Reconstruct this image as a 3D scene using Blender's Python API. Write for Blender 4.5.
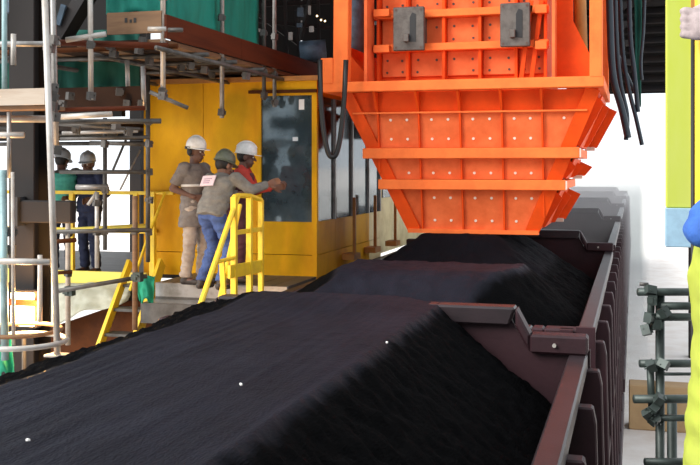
import bpy, bmesh, math, random
import numpy as np
from mathutils import Vector, Matrix, noise
random.seed(7)
for o in list(bpy.data.objects): bpy.data.objects.remove(o)
scene = bpy.context.scene
COL = bpy.data.collections.new('loading_station'); scene.collection.children.link(COL)

# ------------------------------------------------------------------ camera
FPX, UV, VH, ZC = 1000.0, 634.0, 167.0, 4.7      # focal length in px, vanishing point of the track, eye height
A = math.atan((UV - 350.0) / FPX); CA, SA = math.cos(A), math.sin(A)
cam_d = bpy.data.cameras.new('camera'); cam = bpy.data.objects.new('camera', cam_d); COL.objects.link(cam)
cam.location = (0, 0, ZC); cam.rotation_euler = (math.pi / 2, 0, A)
cam_d.sensor_width = 36; cam_d.lens = FPX / 700 * 36
cam_d.shift_y = -(232.5 - VH) / 700
cam_d.clip_start = 0.05; cam_d.clip_end = 600
scene.camera = cam

# ------------------------------------------------------------------ sky, sun, exposure
w = bpy.data.worlds.new('overcast_sky'); scene.world = w; w.use_nodes = True
nt = w.node_tree; nt.nodes.clear()
bg = nt.nodes.new('ShaderNodeBackground'); wo = nt.nodes.new('ShaderNodeOutputWorld')
bg.inputs['Color'].default_value = (0.90, 0.95, 1.0, 1); bg.inputs['Strength'].default_value = 1.1
nt.links.new(bg.outputs[0], wo.inputs[0])
sd = bpy.data.lights.new('hazy_sun', 'SUN'); so = bpy.data.objects.new('hazy_sun', sd); COL.objects.link(so)
sd.energy = 3.6; sd.angle = math.radians(40); sd.color = (1.0, 0.96, 0.9)
so.rotation_euler = Vector((0.62, 0.60, -0.58)).to_track_quat('-Z', 'Y').to_euler()
so.location = (-10, -15, 20)
vs = scene.view_settings
vs.view_transform = 'Standard'; vs.look = 'None'; vs.gamma = 1; vs.use_curve_mapping = False
vs.exposure = 0.4

# ------------------------------------------------------------------ pixel rays -> real points
def P(u, v, d):
    xc = (u - 350) / FPX * d
    return Vector((xc * CA - d * SA, xc * SA + d * CA, ZC - (v - VH) / FPX * d))
def PX(u, v, X): return P(u, v, X * FPX / CA / (u - UV))
def PY(u, v, Y):
    k = (u - UV) / (FPX / CA); d = Y * CA / (1 + k * SA); return P(u, v, d)

# ------------------------------------------------------------------ materials
MAT = {}
def mat(name, col, rough=0.6, metal=0.0, dirt=None, amt=0.35, scale=6.0, bump=0.0, bscale=60.0, stretch=(1, 1, 1), emit=0, spec=0.5, trans=0, alpha=1):
    m = bpy.data.materials.new(name); m.use_nodes = True; n = m.node_tree; b = n.nodes['Principled BSDF']
    b.inputs['Base Color'].default_value = (*col, 1); b.inputs['Roughness'].default_value = rough
    b.inputs['Metallic'].default_value = metal; b.inputs['Specular IOR Level'].default_value = spec
    b.inputs['Transmission Weight'].default_value = trans; b.inputs['Alpha'].default_value = alpha
    if emit:
        b.inputs['Emission Color'].default_value = (*col, 1); b.inputs['Emission Strength'].default_value = emit
    if dirt is not None or bump:
        tc = n.nodes.new('ShaderNodeTexCoord'); mp = n.nodes.new('ShaderNodeMapping'); mp.inputs['Scale'].default_value = stretch
        gx = n.nodes.new('ShaderNodeNewGeometry')
        n.links.new(gx.outputs['Position'], mp.inputs['Vector'])
    if dirt is not None:
        t = n.nodes.new('ShaderNodeTexNoise'); t.inputs['Scale'].default_value = scale; t.inputs['Detail'].default_value = 8; t.inputs['Roughness'].default_value = 0.65
        r = n.nodes.new('ShaderNodeValToRGB'); r.color_ramp.elements[0].position = 0.42; r.color_ramp.elements[1].position = 0.68
        r.color_ramp.elements[0].color = (0, 0, 0, 1); r.color_ramp.elements[1].color = (amt, amt, amt, 1)
        x = n.nodes.new('ShaderNodeMix'); x.data_type = 'RGBA'
        x.inputs[6].default_value = (*col, 1); x.inputs[7].default_value = (*dirt, 1)
        n.links.new(mp.outputs[0], t.inputs['Vector']); n.links.new(t.outputs['Fac'], r.inputs[0])
        n.links.new(r.outputs[0], x.inputs[0]); n.links.new(x.outputs[2], b.inputs['Base Color'])
    if bump:
        t2 = n.nodes.new('ShaderNodeTexNoise'); t2.inputs['Scale'].default_value = bscale; t2.inputs['Detail'].default_value = 6
        bp = n.nodes.new('ShaderNodeBump'); bp.inputs['Strength'].default_value = bump; bp.inputs['Distance'].default_value = 0.02
        n.links.new(mp.outputs[0], t2.inputs['Vector']); n.links.new(t2.outputs['Fac'], bp.inputs['Height']); n.links.new(bp.outputs[0], b.inputs['Normal'])
    MAT[name] = m; return m
mat('orange', (0.80, 0.082, 0.009), 0.55, dirt=(0.48, 0.05, 0.008), amt=0.55, scale=2.5, bump=0.05, spec=0.12)
mat('orange_panel', (0.82, 0.17, 0.055), 0.6, dirt=(0.62, 0.10, 0.025), amt=0.7, scale=4, spec=0.12)
mat('orange_bar', (0.90, 0.19, 0.045), 0.55, dirt=(0.72, 0.12, 0.03), amt=0.6, scale=4, spec=0.12)
mat('bolt_pale', (0.75, 0.6, 0.5), 0.45, 0.2)
mat('bolt_dark', (0.08, 0.04, 0.03), 0.6)
mat('grey_plate', (0.12, 0.105, 0.095), 0.55, 0.3, dirt=(0.05, 0.04, 0.035), amt=0.8, scale=9)
mat('black', (0.012, 0.012, 0.014), 0.6)
mat('rubber', (0.008, 0.008, 0.009), 0.45)
mat('wagon', (0.034, 0.0125, 0.017), 0.55, dirt=(0.017, 0.0075, 0.010), amt=0.9, scale=3, bump=0.08, bscale=30, spec=0.3)
mat('wagon_rim', (0.026, 0.0165, 0.020), 0.42, dirt=(0.013, 0.010, 0.012), amt=0.8, scale=5, bump=0.05, spec=0.4)
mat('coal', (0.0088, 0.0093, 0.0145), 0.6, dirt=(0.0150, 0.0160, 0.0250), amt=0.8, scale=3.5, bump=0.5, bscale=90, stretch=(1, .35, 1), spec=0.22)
# chute-smoothed tops, loose lumpy flanks; grey against black also paints light and shade
cn = MAT['coal'].node_tree; cb = cn.nodes['Principled BSDF']; at_ = cn.nodes.new('ShaderNodeAttribute'); at_.attribute_name = 'smeared_lit'
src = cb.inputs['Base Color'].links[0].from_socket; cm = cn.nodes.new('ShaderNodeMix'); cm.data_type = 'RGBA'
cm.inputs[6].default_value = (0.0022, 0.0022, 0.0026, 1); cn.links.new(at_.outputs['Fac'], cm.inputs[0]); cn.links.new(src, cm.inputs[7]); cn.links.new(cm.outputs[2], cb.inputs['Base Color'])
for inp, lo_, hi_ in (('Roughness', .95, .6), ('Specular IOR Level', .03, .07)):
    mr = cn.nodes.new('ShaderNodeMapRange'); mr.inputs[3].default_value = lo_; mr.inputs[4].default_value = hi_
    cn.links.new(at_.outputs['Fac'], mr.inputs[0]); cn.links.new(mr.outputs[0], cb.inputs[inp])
mat('yellow', (0.76, 0.385, 0.005), 0.5, dirt=(0.48, 0.20, 0.005), amt=0.7, scale=1.6, stretch=(1, 1, .5), spec=0.15)
mat('yellow_bright', (0.90, 0.62, 0.03), 0.45, dirt=(0.55, 0.33, 0.04), amt=0.5, scale=7)
mat('yellow_pale', (0.93, 0.78, 0.14), 0.5, dirt=(0.7, 0.55, 0.1), amt=0.4, scale=5)
mat('ochre', (0.42, 0.17, 0.03), 0.55, dirt=(0.2, 0.08, 0.02), amt=0.6, scale=6)
mat('cream', (0.78, 0.66, 0.36), 0.6, dirt=(0.5, 0.38, 0.16), amt=0.6, scale=3)
mat('lime', (0.45, 0.52, 0.07), 0.55, dirt=(0.50, 0.55, 0.16), amt=0.5, scale=3, stretch=(1, 1, .3), spec=0.12)
mat('blue_plate', (0.30, 0.48, 0.62), 0.5, dirt=(0.2, 0.3, 0.42), amt=0.5, scale=20)
mat('galv', (0.34, 0.33, 0.32), 0.42, 0.55, dirt=(0.14, 0.12, 0.10), amt=0.8, scale=5)
mat('galv_light', (0.47, 0.455, 0.43), 0.45, 0.25, dirt=(0.33, 0.28, 0.23), amt=0.8, scale=5)
mat('galv_dark', (0.10, 0.095, 0.09), 0.5, 0.4, dirt=(0.04, 0.035, 0.03), amt=0.8, scale=6)
mat('galv_green', (0.05, 0.068, 0.062), 0.45, 0.3, dirt=(0.02, 0.026, 0.024), amt=0.8, scale=7)
mat('teal_steel', (0.28, 0.42, 0.44), 0.5, 0.2, dirt=(0.1, 0.16, 0.17), amt=0.7, scale=5)
mat('dark_steel', (0.018, 0.0165, 0.018), 0.6, 0.1, dirt=(0.04, 0.025, 0.018), amt=0.5, scale=3, spec=0.25)
mat('brown_steel', (0.014, 0.0115, 0.0115), 0.6, 0.1, dirt=(0.009, 0.008, 0.008), amt=0.6, scale=3, spec=0.25)
mat('rust', (0.085, 0.028, 0.010), 0.8, dirt=(0.045, 0.016, 0.008), amt=0.8, scale=4, spec=0.08)
mat('wood_red', (0.095, 0.022, 0.008), 0.75, dirt=(0.05, 0.012, 0.006), amt=0.8, scale=3, stretch=(1, .3, 4), spec=0.15)
mat('wood', (0.21, 0.115, 0.055), 0.75, dirt=(0.10, 0.05, 0.025), amt=0.8, scale=3, stretch=(.4, .4, 4))
mat('wood_pale', (0.42, 0.35, 0.28), 0.75, dirt=(0.27, 0.19, 0.13), amt=0.6, scale=3, stretch=(.4, 1, 4))
mat('wood_dark', (0.035, 0.019, 0.013), 0.8, dirt=(0.02, 0.011, 0.008), amt=0.8, scale=4, spec=0.1)
mat('concrete', (0.84, 0.79, 0.75), 0.85, dirt=(0.66, 0.56, 0.49), amt=0.6, scale=1.2, bump=0.2, bscale=12)
mat('kerb', (0.50, 0.33, 0.17), 0.85, dirt=(0.33, 0.2, 0.1), amt=0.6, scale=1.5)
mat('water', (0.45, 0.5, 0.56), 0.08, spec=0.8)
mat('painted_glint', (0.8, 0.8, 0.8), 0.5)  # plain white standing in for light reflected in the glass
mat('roof', (0.016, 0.015, 0.015), 0.8, spec=0.15)
mat('hose_blue', (0.006, 0.017, 0.030), 0.4)
mat('machine_blue', (0.08, 0.13, 0.19), 0.5, dirt=(0.03, 0.04, 0.05), amt=0.8, scale=8)
mat('tarp', (0.42, 0.42, 0.33), 0.5, dirt=(0.25, 0.24, 0.16), amt=0.8, scale=4, bump=0.3, bscale=8)
# translucent green debris netting
def netting(name, col):
    m = mat(name, col, 0.8, dirt=tuple(c * .45 for c in col), amt=0.9, scale=4, stretch=(1, 1, .25), bump=0.3, bscale=9)
    n = m.node_tree; b = n.nodes['Principled BSDF']; out = n.nodes['Material Output']
    t = n.nodes.new('ShaderNodeBsdfTranslucent'); t.inputs[0].default_value = (*col, 1)
    x = n.nodes.new('ShaderNodeMixShader'); x.inputs[0].default_value = 0.35
    n.links.new(b.outputs[0], x.inputs[1]); n.links.new(t.outputs[0], x.inputs[2]); n.links.new(x.outputs[0], out.inputs[0])
netting('net_green', (0.015, 0.30, 0.235)); netting('net_dark', (0.012, 0.13, 0.10)); netting('net_bright', (0.03, 0.45, 0.27))
# tinted, dusty, mirror-like window glass
g = mat('glass', (0.055, 0.085, 0.10), 0.08, 0.4, dirt=(0.20, 0.26, 0.29), amt=0.6, scale=2.2, spec=0.9, alpha=0.93)
mat('lamp_glow', (1.0, 0.62, 0.24), 0.5, emit=22)
mat('lamp_small', (1.0, 0.75, 0.4), 0.5, emit=4)
mat('skin', (0.26, 0.125, 0.075), 0.55, dirt=(0.2, 0.09, 0.05), amt=0.4, scale=20)
mat('skin_dark', (0.13, 0.06, 0.04), 0.55)
mat('hair', (0.012, 0.009, 0.008), 0.6)
mat('helmet_white', (0.82, 0.82, 0.80), 0.35, dirt=(0.5, 0.5, 0.48), amt=0.5, scale=18)
mat('helmet_olive', (0.12, 0.14, 0.10), 0.4, dirt=(0.06, 0.07, 0.05), amt=0.6, scale=18)
mat('helmet_grey', (0.40, 0.42, 0.45), 0.4)
mat('shirt_grey', (0.21, 0.185, 0.17), 0.85, dirt=(0.13, 0.11, 0.10), amt=0.8, scale=14, bump=0.3, bscale=25)
mat('shirt_grey2', (0.20, 0.19, 0.17), 0.85, dirt=(0.12, 0.11, 0.10), amt=0.8, scale=12, bump=0.3, bscale=25)
mat('trouser_beige', (0.46, 0.39, 0.33), 0.85, dirt=(0.32, 0.26, 0.22), amt=0.8, scale=12, bump=0.3, bscale=22)
mat('jeans', (0.055, 0.10, 0.27), 0.85, dirt=(0.03, 0.05, 0.14), amt=0.8, scale=14, bump=0.3, bscale=25)
mat('navy', (0.016, 0.022, 0.06), 0.85, dirt=(0.03, 0.04, 0.09), amt=0.6, scale=14, bump=0.3, bscale=25)
mat('red_cloth', (0.50, 0.045, 0.03), 0.8, dirt=(0.3, 0.03, 0.02), amt=0.6, scale=14, bump=0.3)
mat('maroon_cloth', (0.11, 0.035, 0.045), 0.85)
mat('teal_cloth', (0.10, 0.50, 0.40), 0.8, dirt=(0.05, 0.3, 0.25), amt=0.6, scale=14)
mat('hivis', (0.42, 0.48, 0.07), 0.8, dirt=(0.37, 0.41, 0.08), amt=0.6, scale=9, bump=0.3, bscale=14, spec=0.1)
mat('blue_cloth', (0.035, 0.13, 0.46), 0.8, dirt=(0.02, 0.07, 0.28), amt=0.7, scale=16, bump=0.4, bscale=22)
mat('glove', (0.40, 0.33, 0.33), 0.85, dirt=(0.25, 0.2, 0.2), amt=0.7, scale=40)
mat('boot', (0.03, 0.022, 0.018), 0.6)
mat('reflective', (0.75, 0.74, 0.72), 0.4)
mat('patch_pink', (0.78, 0.62, 0.66), 0.6)
mat('text_mauve', (0.42, 0.26, 0.34), 0.6)
mat('eye', (0.7, 0.68, 0.65), 0.3); mat('lip', (0.16, 0.05, 0.045), 0.5)

# ------------------------------------------------------------------ mesh helpers
LOC = {}
def link(name, me, loc, parent=None):
    o = bpy.data.objects.new(name, me); COL.objects.link(o)
    loc = Vector(loc); LOC[o.name] = loc
    if parent is not None:
        o.parent = parent; o.location = loc - LOC[parent.name]
    else: o.location = loc
    return o
def tag(o, label, cat, group=None):
    o['label'] = label; o['category'] = cat
    if group: o['group'] = group
    return o
def struct(o): o['kind'] = 'structure'; return o
def thing(name, label, cat, loc, group=None):
    return tag(link(name, None, loc), label, cat, group)
class MB:
    def __init__(s): s.v = []; s.f = []
    def add(s, vs, fs):
        k = len(s.v); s.v += [Vector(x) for x in vs]; s.f += [[i + k for i in f] for f in fs]; return s
    def box(s, x0, x1, y0, y1, z0, z1):
        return s.add([(x0,y0,z0),(x1,y0,z0),(x1,y1,z0),(x0,y1,z0),(x0,y0,z1),(x1,y0,z1),(x1,y1,z1),(x0,y1,z1)],
                     [[0,3,2,1],[4,5,6,7],[0,1,5,4],[1,2,6,5],[2,3,7,6],[3,0,4,7]])
    def beam(s, p, q, wd, ht, up=(0, 0, 1)):      # rectangular bar from p to q; width sideways, height along up
        p, q = Vector(p), Vector(q); d = (q - p).normalized(); up = Vector(up)
        x = d.cross(up)
        if x.length < 1e-4: x = d.cross(Vector((1, 0, 0)))
        x.normalize(); u = x.cross(d).normalized()
        vs = []
        for c in (p, q):
            for a, b in ((-1,-1),(1,-1),(1,1),(-1,1)): vs.append(c + x * (a * wd / 2) + u * (b * ht / 2))
        return s.add(vs, [[0,1,2,3],[7,6,5,4],[0,4,5,1],[1,5,6,2],[2,6,7,3],[3,7,4,0]])
    def tube(s, pts, r, n=10, cap=True, r1=None):
        pts = [Vector(p) for p in pts]; k = len(s.v); m = len(pts); u = None
        for i, p in enumerate(pts):
            d = (pts[min(i+1, m-1)] - pts[max(i-1, 0)]).normalized()
            if u is None:
                u = d.cross(Vector((0.3, 0.2, 1)) if abs(d.z) < 0.9 else Vector((1, 0.2, 0))).normalized()
            else: u = (u - d * u.dot(d)).normalized()
            w_ = d.cross(u); rr = r if r1 is None else r + (r1 - r) * i / (m - 1)
            s.v += [p + u * (rr * math.cos(t * 2 * math.pi / n)) + w_ * (rr * math.sin(t * 2 * math.pi / n)) for t in range(n)]
        for i in range(m - 1):
            for t in range(n):
                a, b = k + i * n + t, k + i * n + (t + 1) % n; s.f.append([a, b, b + n, a + n])
        if cap: s.f.append([k + t for t in range(n)][::-1]); s.f.append([k + (m - 1) * n + t for t in range(n)])
        return s
    def ring(s, c, R, r, n=28, m=8):
        k = len(s.v); c = Vector(c)
        for i in range(n):
            a = i * 2 * math.pi / n; e = Vector((math.cos(a), math.sin(a), 0))
            for j in range(m):
                b = j * 2 * math.pi / m; s.v.append(c + e * (R + r * math.cos(b)) + Vector((0, 0, r * math.sin(b))))
        for i in range(n):
            for j in range(m):
                s.f.append([k + i*m + j, k + ((i+1) % n)*m + j, k + ((i+1) % n)*m + (j+1) % m, k + i*m + (j+1) % m])
        return s
    def prism(s, poly, off):                       # poly: list of 3D points, extruded by vector off
        poly = [Vector(p) for p in poly]; n = len(poly); off = Vector(off)
        return s.add(poly + [p + off for p in poly], [list(range(n))[::-1], list(range(n, 2*n))] + [[i, (i+1) % n, n + (i+1) % n, n + i] for i in range(n)])
    def ball(s, c, rx, ry=None, rz=None, n=14, m=9, rot=None):
        ry = rx if ry is None else ry; rz = rx if rz is None else rz; c = Vector(c); vs = []; fs = []
        for i in range(1, m):
            a = math.pi * i / m
            for j in range(n):
                b = 2 * math.pi * j / n; q = Vector((rx*math.sin(a)*math.cos(b), ry*math.sin(a)*math.sin(b), rz*math.cos(a)))
                vs.append(c + (rot @ q if rot else q))
        t = Vector((0, 0, rz)); vs += [c + (rot @ t if rot else t), c - (rot @ t if rot else t)]
        for i in range(m - 2):
            for j in range(n): fs.append([i*n+j, (i+1)*n+j, (i+1)*n+(j+1) % n, i*n+(j+1) % n])
        N = (m-1)*n
        for j in range(n): fs.append([N, j, (j+1) % n]); fs.append([N+1, (m-2)*n+(j+1) % n, (m-2)*n+j])
        return s.add(vs, fs)
    def cap(s, p, q, r0, r1, n=12):                # tapered capsule
        p, q = Vector(p), Vector(q); s.ball(p, r0, n=n, m=7); s.ball(q, r1, n=n, m=7)
        return s.tube([p, q], r0, n, True, r1)
    def loft(s, rings, n=20):                      # rings: (centre, xaxis vec, yaxis vec) ellipses
        k = len(s.v)
        for c, X, Y in rings:
            c, X, Y = Vector(c), Vector(X), Vector(Y)
            s.v += [c + X * math.cos(t*2*math.pi/n) + Y * math.sin(t*2*math.pi/n) for t in range(n)]
        for i in range(len(rings) - 1):
            for t in range(n):
                a, b = k + i*n + t, k + i*n + (t+1) % n; s.f.append([a, b, b+n, a+n])
        s.f.append([k + t for t in range(n)][::-1]); s.f.append([k + (len(rings)-1)*n + t for t in range(n)])
        return s
    def mesh(s, name, m, smooth=False, centre=True):
        c = Vector((0, 0, 0))
        if centre:
            lo = Vector([min(v[i] for v in s.v) for i in range(3)]); hi = Vector([max(v[i] for v in s.v) for i in range(3)]); c = (lo + hi) / 2
        me = bpy.data.meshes.new(name); me.from_pydata([v - c for v in s.v], [], s.f)
        bm = bmesh.new(); bm.from_mesh(me); bmesh.ops.recalc_face_normals(bm, faces=bm.faces); bm.to_mesh(me); bm.free()
        if m is not None and m: me.materials.append(MAT[m])
        if smooth:
            for p in me.polygons: p.use_smooth = True
        me.update(); return me, c
    def build(s, name, m, parent=None, smooth=False, bevel=0.0):
        me, c = s.mesh(name, m, smooth); o = link(name, me, c, parent)
        if bevel:
            b = o.modifiers.new('bevel', 'BEVEL'); b.width = bevel; b.segments = 1; b.limit_method = 'ANGLE'
        return o
def shared(name, me, loc, parent, rot=None):
    o = link(name, me, loc, parent)
    if rot: o.rotation_euler = rot
    return o
def copy_thing(root, loc):
    r = root.copy(); COL.objects.link(r); r.location = loc; LOC[r.name] = Vector(loc)
    for ch in root.children:
        c = ch.copy(); COL.objects.link(c); c.parent = r
        for g_ in ch.children:
            d = g_.copy(); COL.objects.link(d); d.parent = c
    return r

# ================================================================== ground and shed
gm = MB().box(-1500, 1500, -200, 2500, -0.2, 0); tag(struct(gm.build('ground', 'concrete')), 'pale dusty concrete yard under the railway wagons', 'ground')
for x in (-2.73, -1.13):
    tag(MB().box(x - .036, x + .036, -10, 70, 0, .15).build('railway_rail', 'rust'), 'steel rail under the wagons, %s rail' % ('left' if x < -2 else 'right'), 'rail')

# ================================================================== wagons
ZR = 3.4; XRI, XRO, XLI, XLO = -0.436, -0.31, -3.42, -3.55; LW = 7.8; XM = (XRO + XLO) / 2
def make_wagon():
    root = thing('freight_wagon', 'x', 'wagon', (XM, 0, 0))
    for sgn, xi, xo in ((1, XRI, XRO), (-1, XLI, XLO)):
        xp = xi + sgn * .045
        MB().box(min(xp, xp + sgn*.025), max(xp, xp + sgn*.025), .04, LW - .04, 1.2, ZR - .05).build('side_wall', 'wagon', root)
        MB().box(min(xi, xo), max(xi, xo), 0, LW, ZR - .11, ZR).build('top_rail', 'wagon_rim', root, bevel=.012)
        xa, xb = xp + sgn * .02, XRO + .17 if sgn > 0 else XLO - .17
        MB().box(min(xa, xb), max(xa, xb), 0, LW, 1.0, 1.22).build('side_sill', 'wagon', root, bevel=.01)
        MB().box(min(xa, xb - sgn*.06), max(xa, xb - sgn*.06), .0, LW, 2.2, 2.28).build('belt_rail', 'wagon', root)
        for i in range(8):
            y = .09 + i * (LW - .18) / 7
            MB().prism([(xa, y-.055, 1.2), (xb - sgn*.02, y-.055, 1.2), (xb - sgn*.07, y-.055, 3.2), (xb - sgn*.09, y-.055, ZR-.1), (xa, y-.055, ZR-.1)], (0, .11, 0)).build('rib', 'wagon', root, bevel=.01)
    MB().box(XLI - .05, XRI + .05, .03, LW - .03, 1.15, 1.2).build('floor_plate', 'wagon', root)
    for ys, yd in ((0.0, 1), (LW, -1)):
        # end plate with raised centre, stiffened by a folded top beam
        prof = [(XRO + .005, 3.53), (-.70, 3.53), (-.80, 3.715), (-3.06, 3.715), (-3.16, 3.53), (XLO - .005, 3.53)]
        if yd > 0: prof = [(x, 3.40 if z > 3 else z) for x, z in prof]
        low = [(x, z - .13) for x, z in prof]
        y0 = ys
        ep = [(XRO - .03, 1.2), (XRO - .03, 3.45), (-.74, 3.45), (-.84, 3.63), (-3.02, 3.63), (-3.12, 3.45), (XLO + .03, 3.45), (XLO + .03, 1.2)]
        if yd > 0: ep = [(x, min(z, 3.36)) for x, z in ep]
        MB().prism([(x, y0 + .05*yd, z) for x, z in ep], (0, .03*yd, 0)).build('end_wall', 'wagon', root)
        names = ('end_beam', 'end_beam_slope', 'raised_end_beam', 'end_beam_slope', 'end_beam')
        for i in range(5):
            a, b, c, d = prof[i], prof[i+1], low[i+1], low[i]
            if i == 2 and yd < 0: c, d = (c[0] + .045, c[1]), (d[0] - .045, d[1])
            if i == 0: c = (c[0] - .0, c[1])
            MB().prism([(q[0], y0 - .02*yd, q[1]) for q in (a, b, c, d)], (0, .17*yd, 0)).build(names[i], 'wagon_rim' if i == 2 else 'wagon', root, bevel=.015)
        for k in (-.52, -1.2, -2.66, -3.34):
            MB().box(k - .05, k + .05, y0 - .06*yd if yd < 0 else y0 - .06, y0 + .06 if yd < 0 else y0 + .05, 1.1, 3.4).build('end_rib', 'wagon', root)
        # corner post with bolted cap
        for xc in (XRO - .06, XLO + .06):
            MB().box(xc - .075, xc + .075, y0 - .03, y0 + .03 , 1.2, 3.42).build('corner_post', 'wagon', root)
        yb = y0 + .155*yd
        if yd < 0: MB().tube([(-.53, yb, 3.465), (-.53, yb + .02*yd, 3.465)], .014, 8).build('bolt', 'galv_light', root)
        MB().box(XM - .1, XM + .1, y0 - .4*yd if yd > 0 else y0, y0 if yd > 0 else y0 + .4, .85, 1.1).build('coupler', 'dark_steel', root)
    for y in (1.4, LW - 1.4):
        for x in (-2.73, -1.13):
            for dy in (-.75, .75):
                MB().tube([(x - .055, y + dy, .56), (x + .055, y + dy, .56)], .42, 20).build('wheel', 'dark_steel', root)
            MB().beam((x + (.16 if x > -2 else -.16), y - 1, .62), (x + (.16 if x > -2 else -.16), y + 1, .62), .12, .24).build('bogie_frame', 'dark_steel', root)
        MB().box(-2.7, -1.16, y - .2, y + .2, .6, 1.16).build('bolster', 'dark_steel', root)
    return root
WY = [-0.6, 8.2, 17.0, 25.8, 34.6, 43.4]
WL = ['maroon railway wagon nearest the viewer, piled with coal', 'maroon railway wagon being filled beneath the orange hopper',
      'empty maroon wagon just behind the orange hopper', 'pale hazy wagon following the empty wagon behind the hopper', 'second to last wagon of the train in the haze', 'last wagon visible at the far end of the train']
w0 = make_wagon(); w0.location = (XM, WY[0], 0); LOC[w0.name] = Vector((XM, WY[0], 0)); w0['label'] = WL[0]; w0['group'] = 'railway wagons of one train'
for y, l in zip(WY[1:], WL[1:]):
    c = copy_thing(w0, (XM, y, 0)); c['label'] = l

# ================================================================== coal
def fbm(x, y, z, o=4): return noise.fractal(Vector((x, y, z)), 0.9, 2.1, o)
def coal(name, label, y0, y1, hfun, nx, ny):
    xs = np.linspace(XLI + .02, XRI - .012, nx); ys = np.linspace(y0, y1, ny); V = []; F = []; S = []
    for j, y in enumerate(ys):
        for i, x in enumerate(xs):
            z, sm = hfun(float(x), float(y)); V.append((x, y, z)); S.append(sm)
    for j in range(ny - 1):
        for i in range(nx - 1):
            a = j*nx + i; F.append([a, a+1, a+nx+1, a+nx])
    m = MB(); m.v = [Vector(v) for v in V]; m.f = F
    # closing skirt down to the wagon floor
    b = len(m.v); edge = list(range(nx)) + [j*nx + nx-1 for j in range(1, ny)] + [(ny-1)*nx + i for i in range(nx-2, -1, -1)] + [j*nx for j in range(ny-2, 0, -1)]
    for e in edge: m.v.append(Vector((m.v[e].x, m.v[e].y, 1.21)))
    n = len(edge)
    for i in range(n): m.f.append([edge[i], b+i, b+(i+1) % n, edge[(i+1) % n]])
    m.f.append([b+i for i in range(n)])
    o = m.build(name, 'coal', None, smooth=True); at = o.data.attributes.new('smeared_lit', 'FLOAT', 'POINT'); at.data.foreach_set('value', S + [0.0]*(len(o.data.vertices) - len(S))); o['kind'] = 'stuff'; tag(o, label, 'coal'); return o
def sstep(a, b, x):
    t = max(0, min(1, (x - a) / (b - a))); return t*t*(3 - 2*t)
def h1(x, y):
    el = -2.75 + .04*fbm(3, y*1.3, 0); er = -1.35 + .022*fbm(7, y*3.0, 0) + .03*fbm(9, y*.9, 2)
    rough = fbm(x*9, y*9, 0, 5)
    top = 3.72 + .012*fbm(x*1.3, y*.5, 4) + .005*fbm(x*24, y*.5, 1, 3)
    s = 0
    if x < el: s = el - x
    if x > er: s = x - er
    t = min(1, s / .12)
    z = top - (.86 if x > er else .3 + .25*sstep(2, 6, 6.5 - y))*s + t*(.028*rough + .02*fbm(x*2, y*2, 8)) + .0015*rough
    if x < -1.4: z += .035 * sstep(6.2, 7.0, y) * min(1, (-1.4 - x)/.3)
    if y > 7.06 and x > er: z = min(z, 3.2)
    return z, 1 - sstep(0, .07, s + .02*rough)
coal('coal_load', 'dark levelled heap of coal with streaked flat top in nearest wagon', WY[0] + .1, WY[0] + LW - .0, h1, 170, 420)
def h2(x, y):
    rough = fbm(x*9, y*9, 3, 5)
    # first lobe: rounded near end, levelled top
    e = 3.48 + .27*sstep(8.2, 9.1, y)
    el = -2.62 - .1*sstep(8.4, 9.6, y) + .05*fbm(2, y*1.2, 0) - .35*(1 - sstep(8.2, 8.9, y)); er = -1.13 + .1*sstep(8.6, 9.6, y) - .28*(1 - sstep(8.2, 9.7, y)) + .03*fbm(5, y*2, 1)
    s = max(0, el - x, x - er)
    zl = e - (.6 if x < el else .84)*s - 3*max(0, s-.3)*0 + (.012*fbm(x*2, y*1.2, 5))
    if y > 9.9: zl -= .30*(y - 9.9)
    # second mound rising under the chute
    dx = max(0, abs(x + 2.0 ) - .42); dy = max(0, 11.75 - y, y - 13.4); r = math.hypot(dx, dy*.62)
    zm = 3.90 - .66*r + .03*fbm(x*2.2, y*2.2, 9)
    z = max(zl, zm); k = .06; z += k*math.exp(-abs(zl - zm)/k)*.5
    t = min(1, s/.15); t = max(t, .35)
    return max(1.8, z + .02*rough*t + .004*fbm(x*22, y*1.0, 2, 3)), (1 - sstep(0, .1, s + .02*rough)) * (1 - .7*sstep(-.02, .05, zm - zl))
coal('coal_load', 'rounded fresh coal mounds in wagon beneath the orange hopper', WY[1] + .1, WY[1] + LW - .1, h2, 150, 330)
lm = MB().ball((0, 0, 0), .008, .010, .007, 6, 4)
pm, _ = lm.mesh('coal_crumb', 'reflective')
for k, (u, v) in enumerate(((387, 343), (241, 385), (28, 441))):
    d = (ZC - 3.725) / ((v - VH) / FPX); p = P(u, v, d); o = link('pebble', pm, (p.x, p.y, 3.728)); o.rotation_euler = (.3, .2, k)
    tag(o, ('pale pebble on the coal nearest the ridge', 'pale pebble in the middle of the flat coal top', 'pale pebble on coal at lower left corner')[k], 'pebble', 'pale pebbles on the coal')

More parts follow.
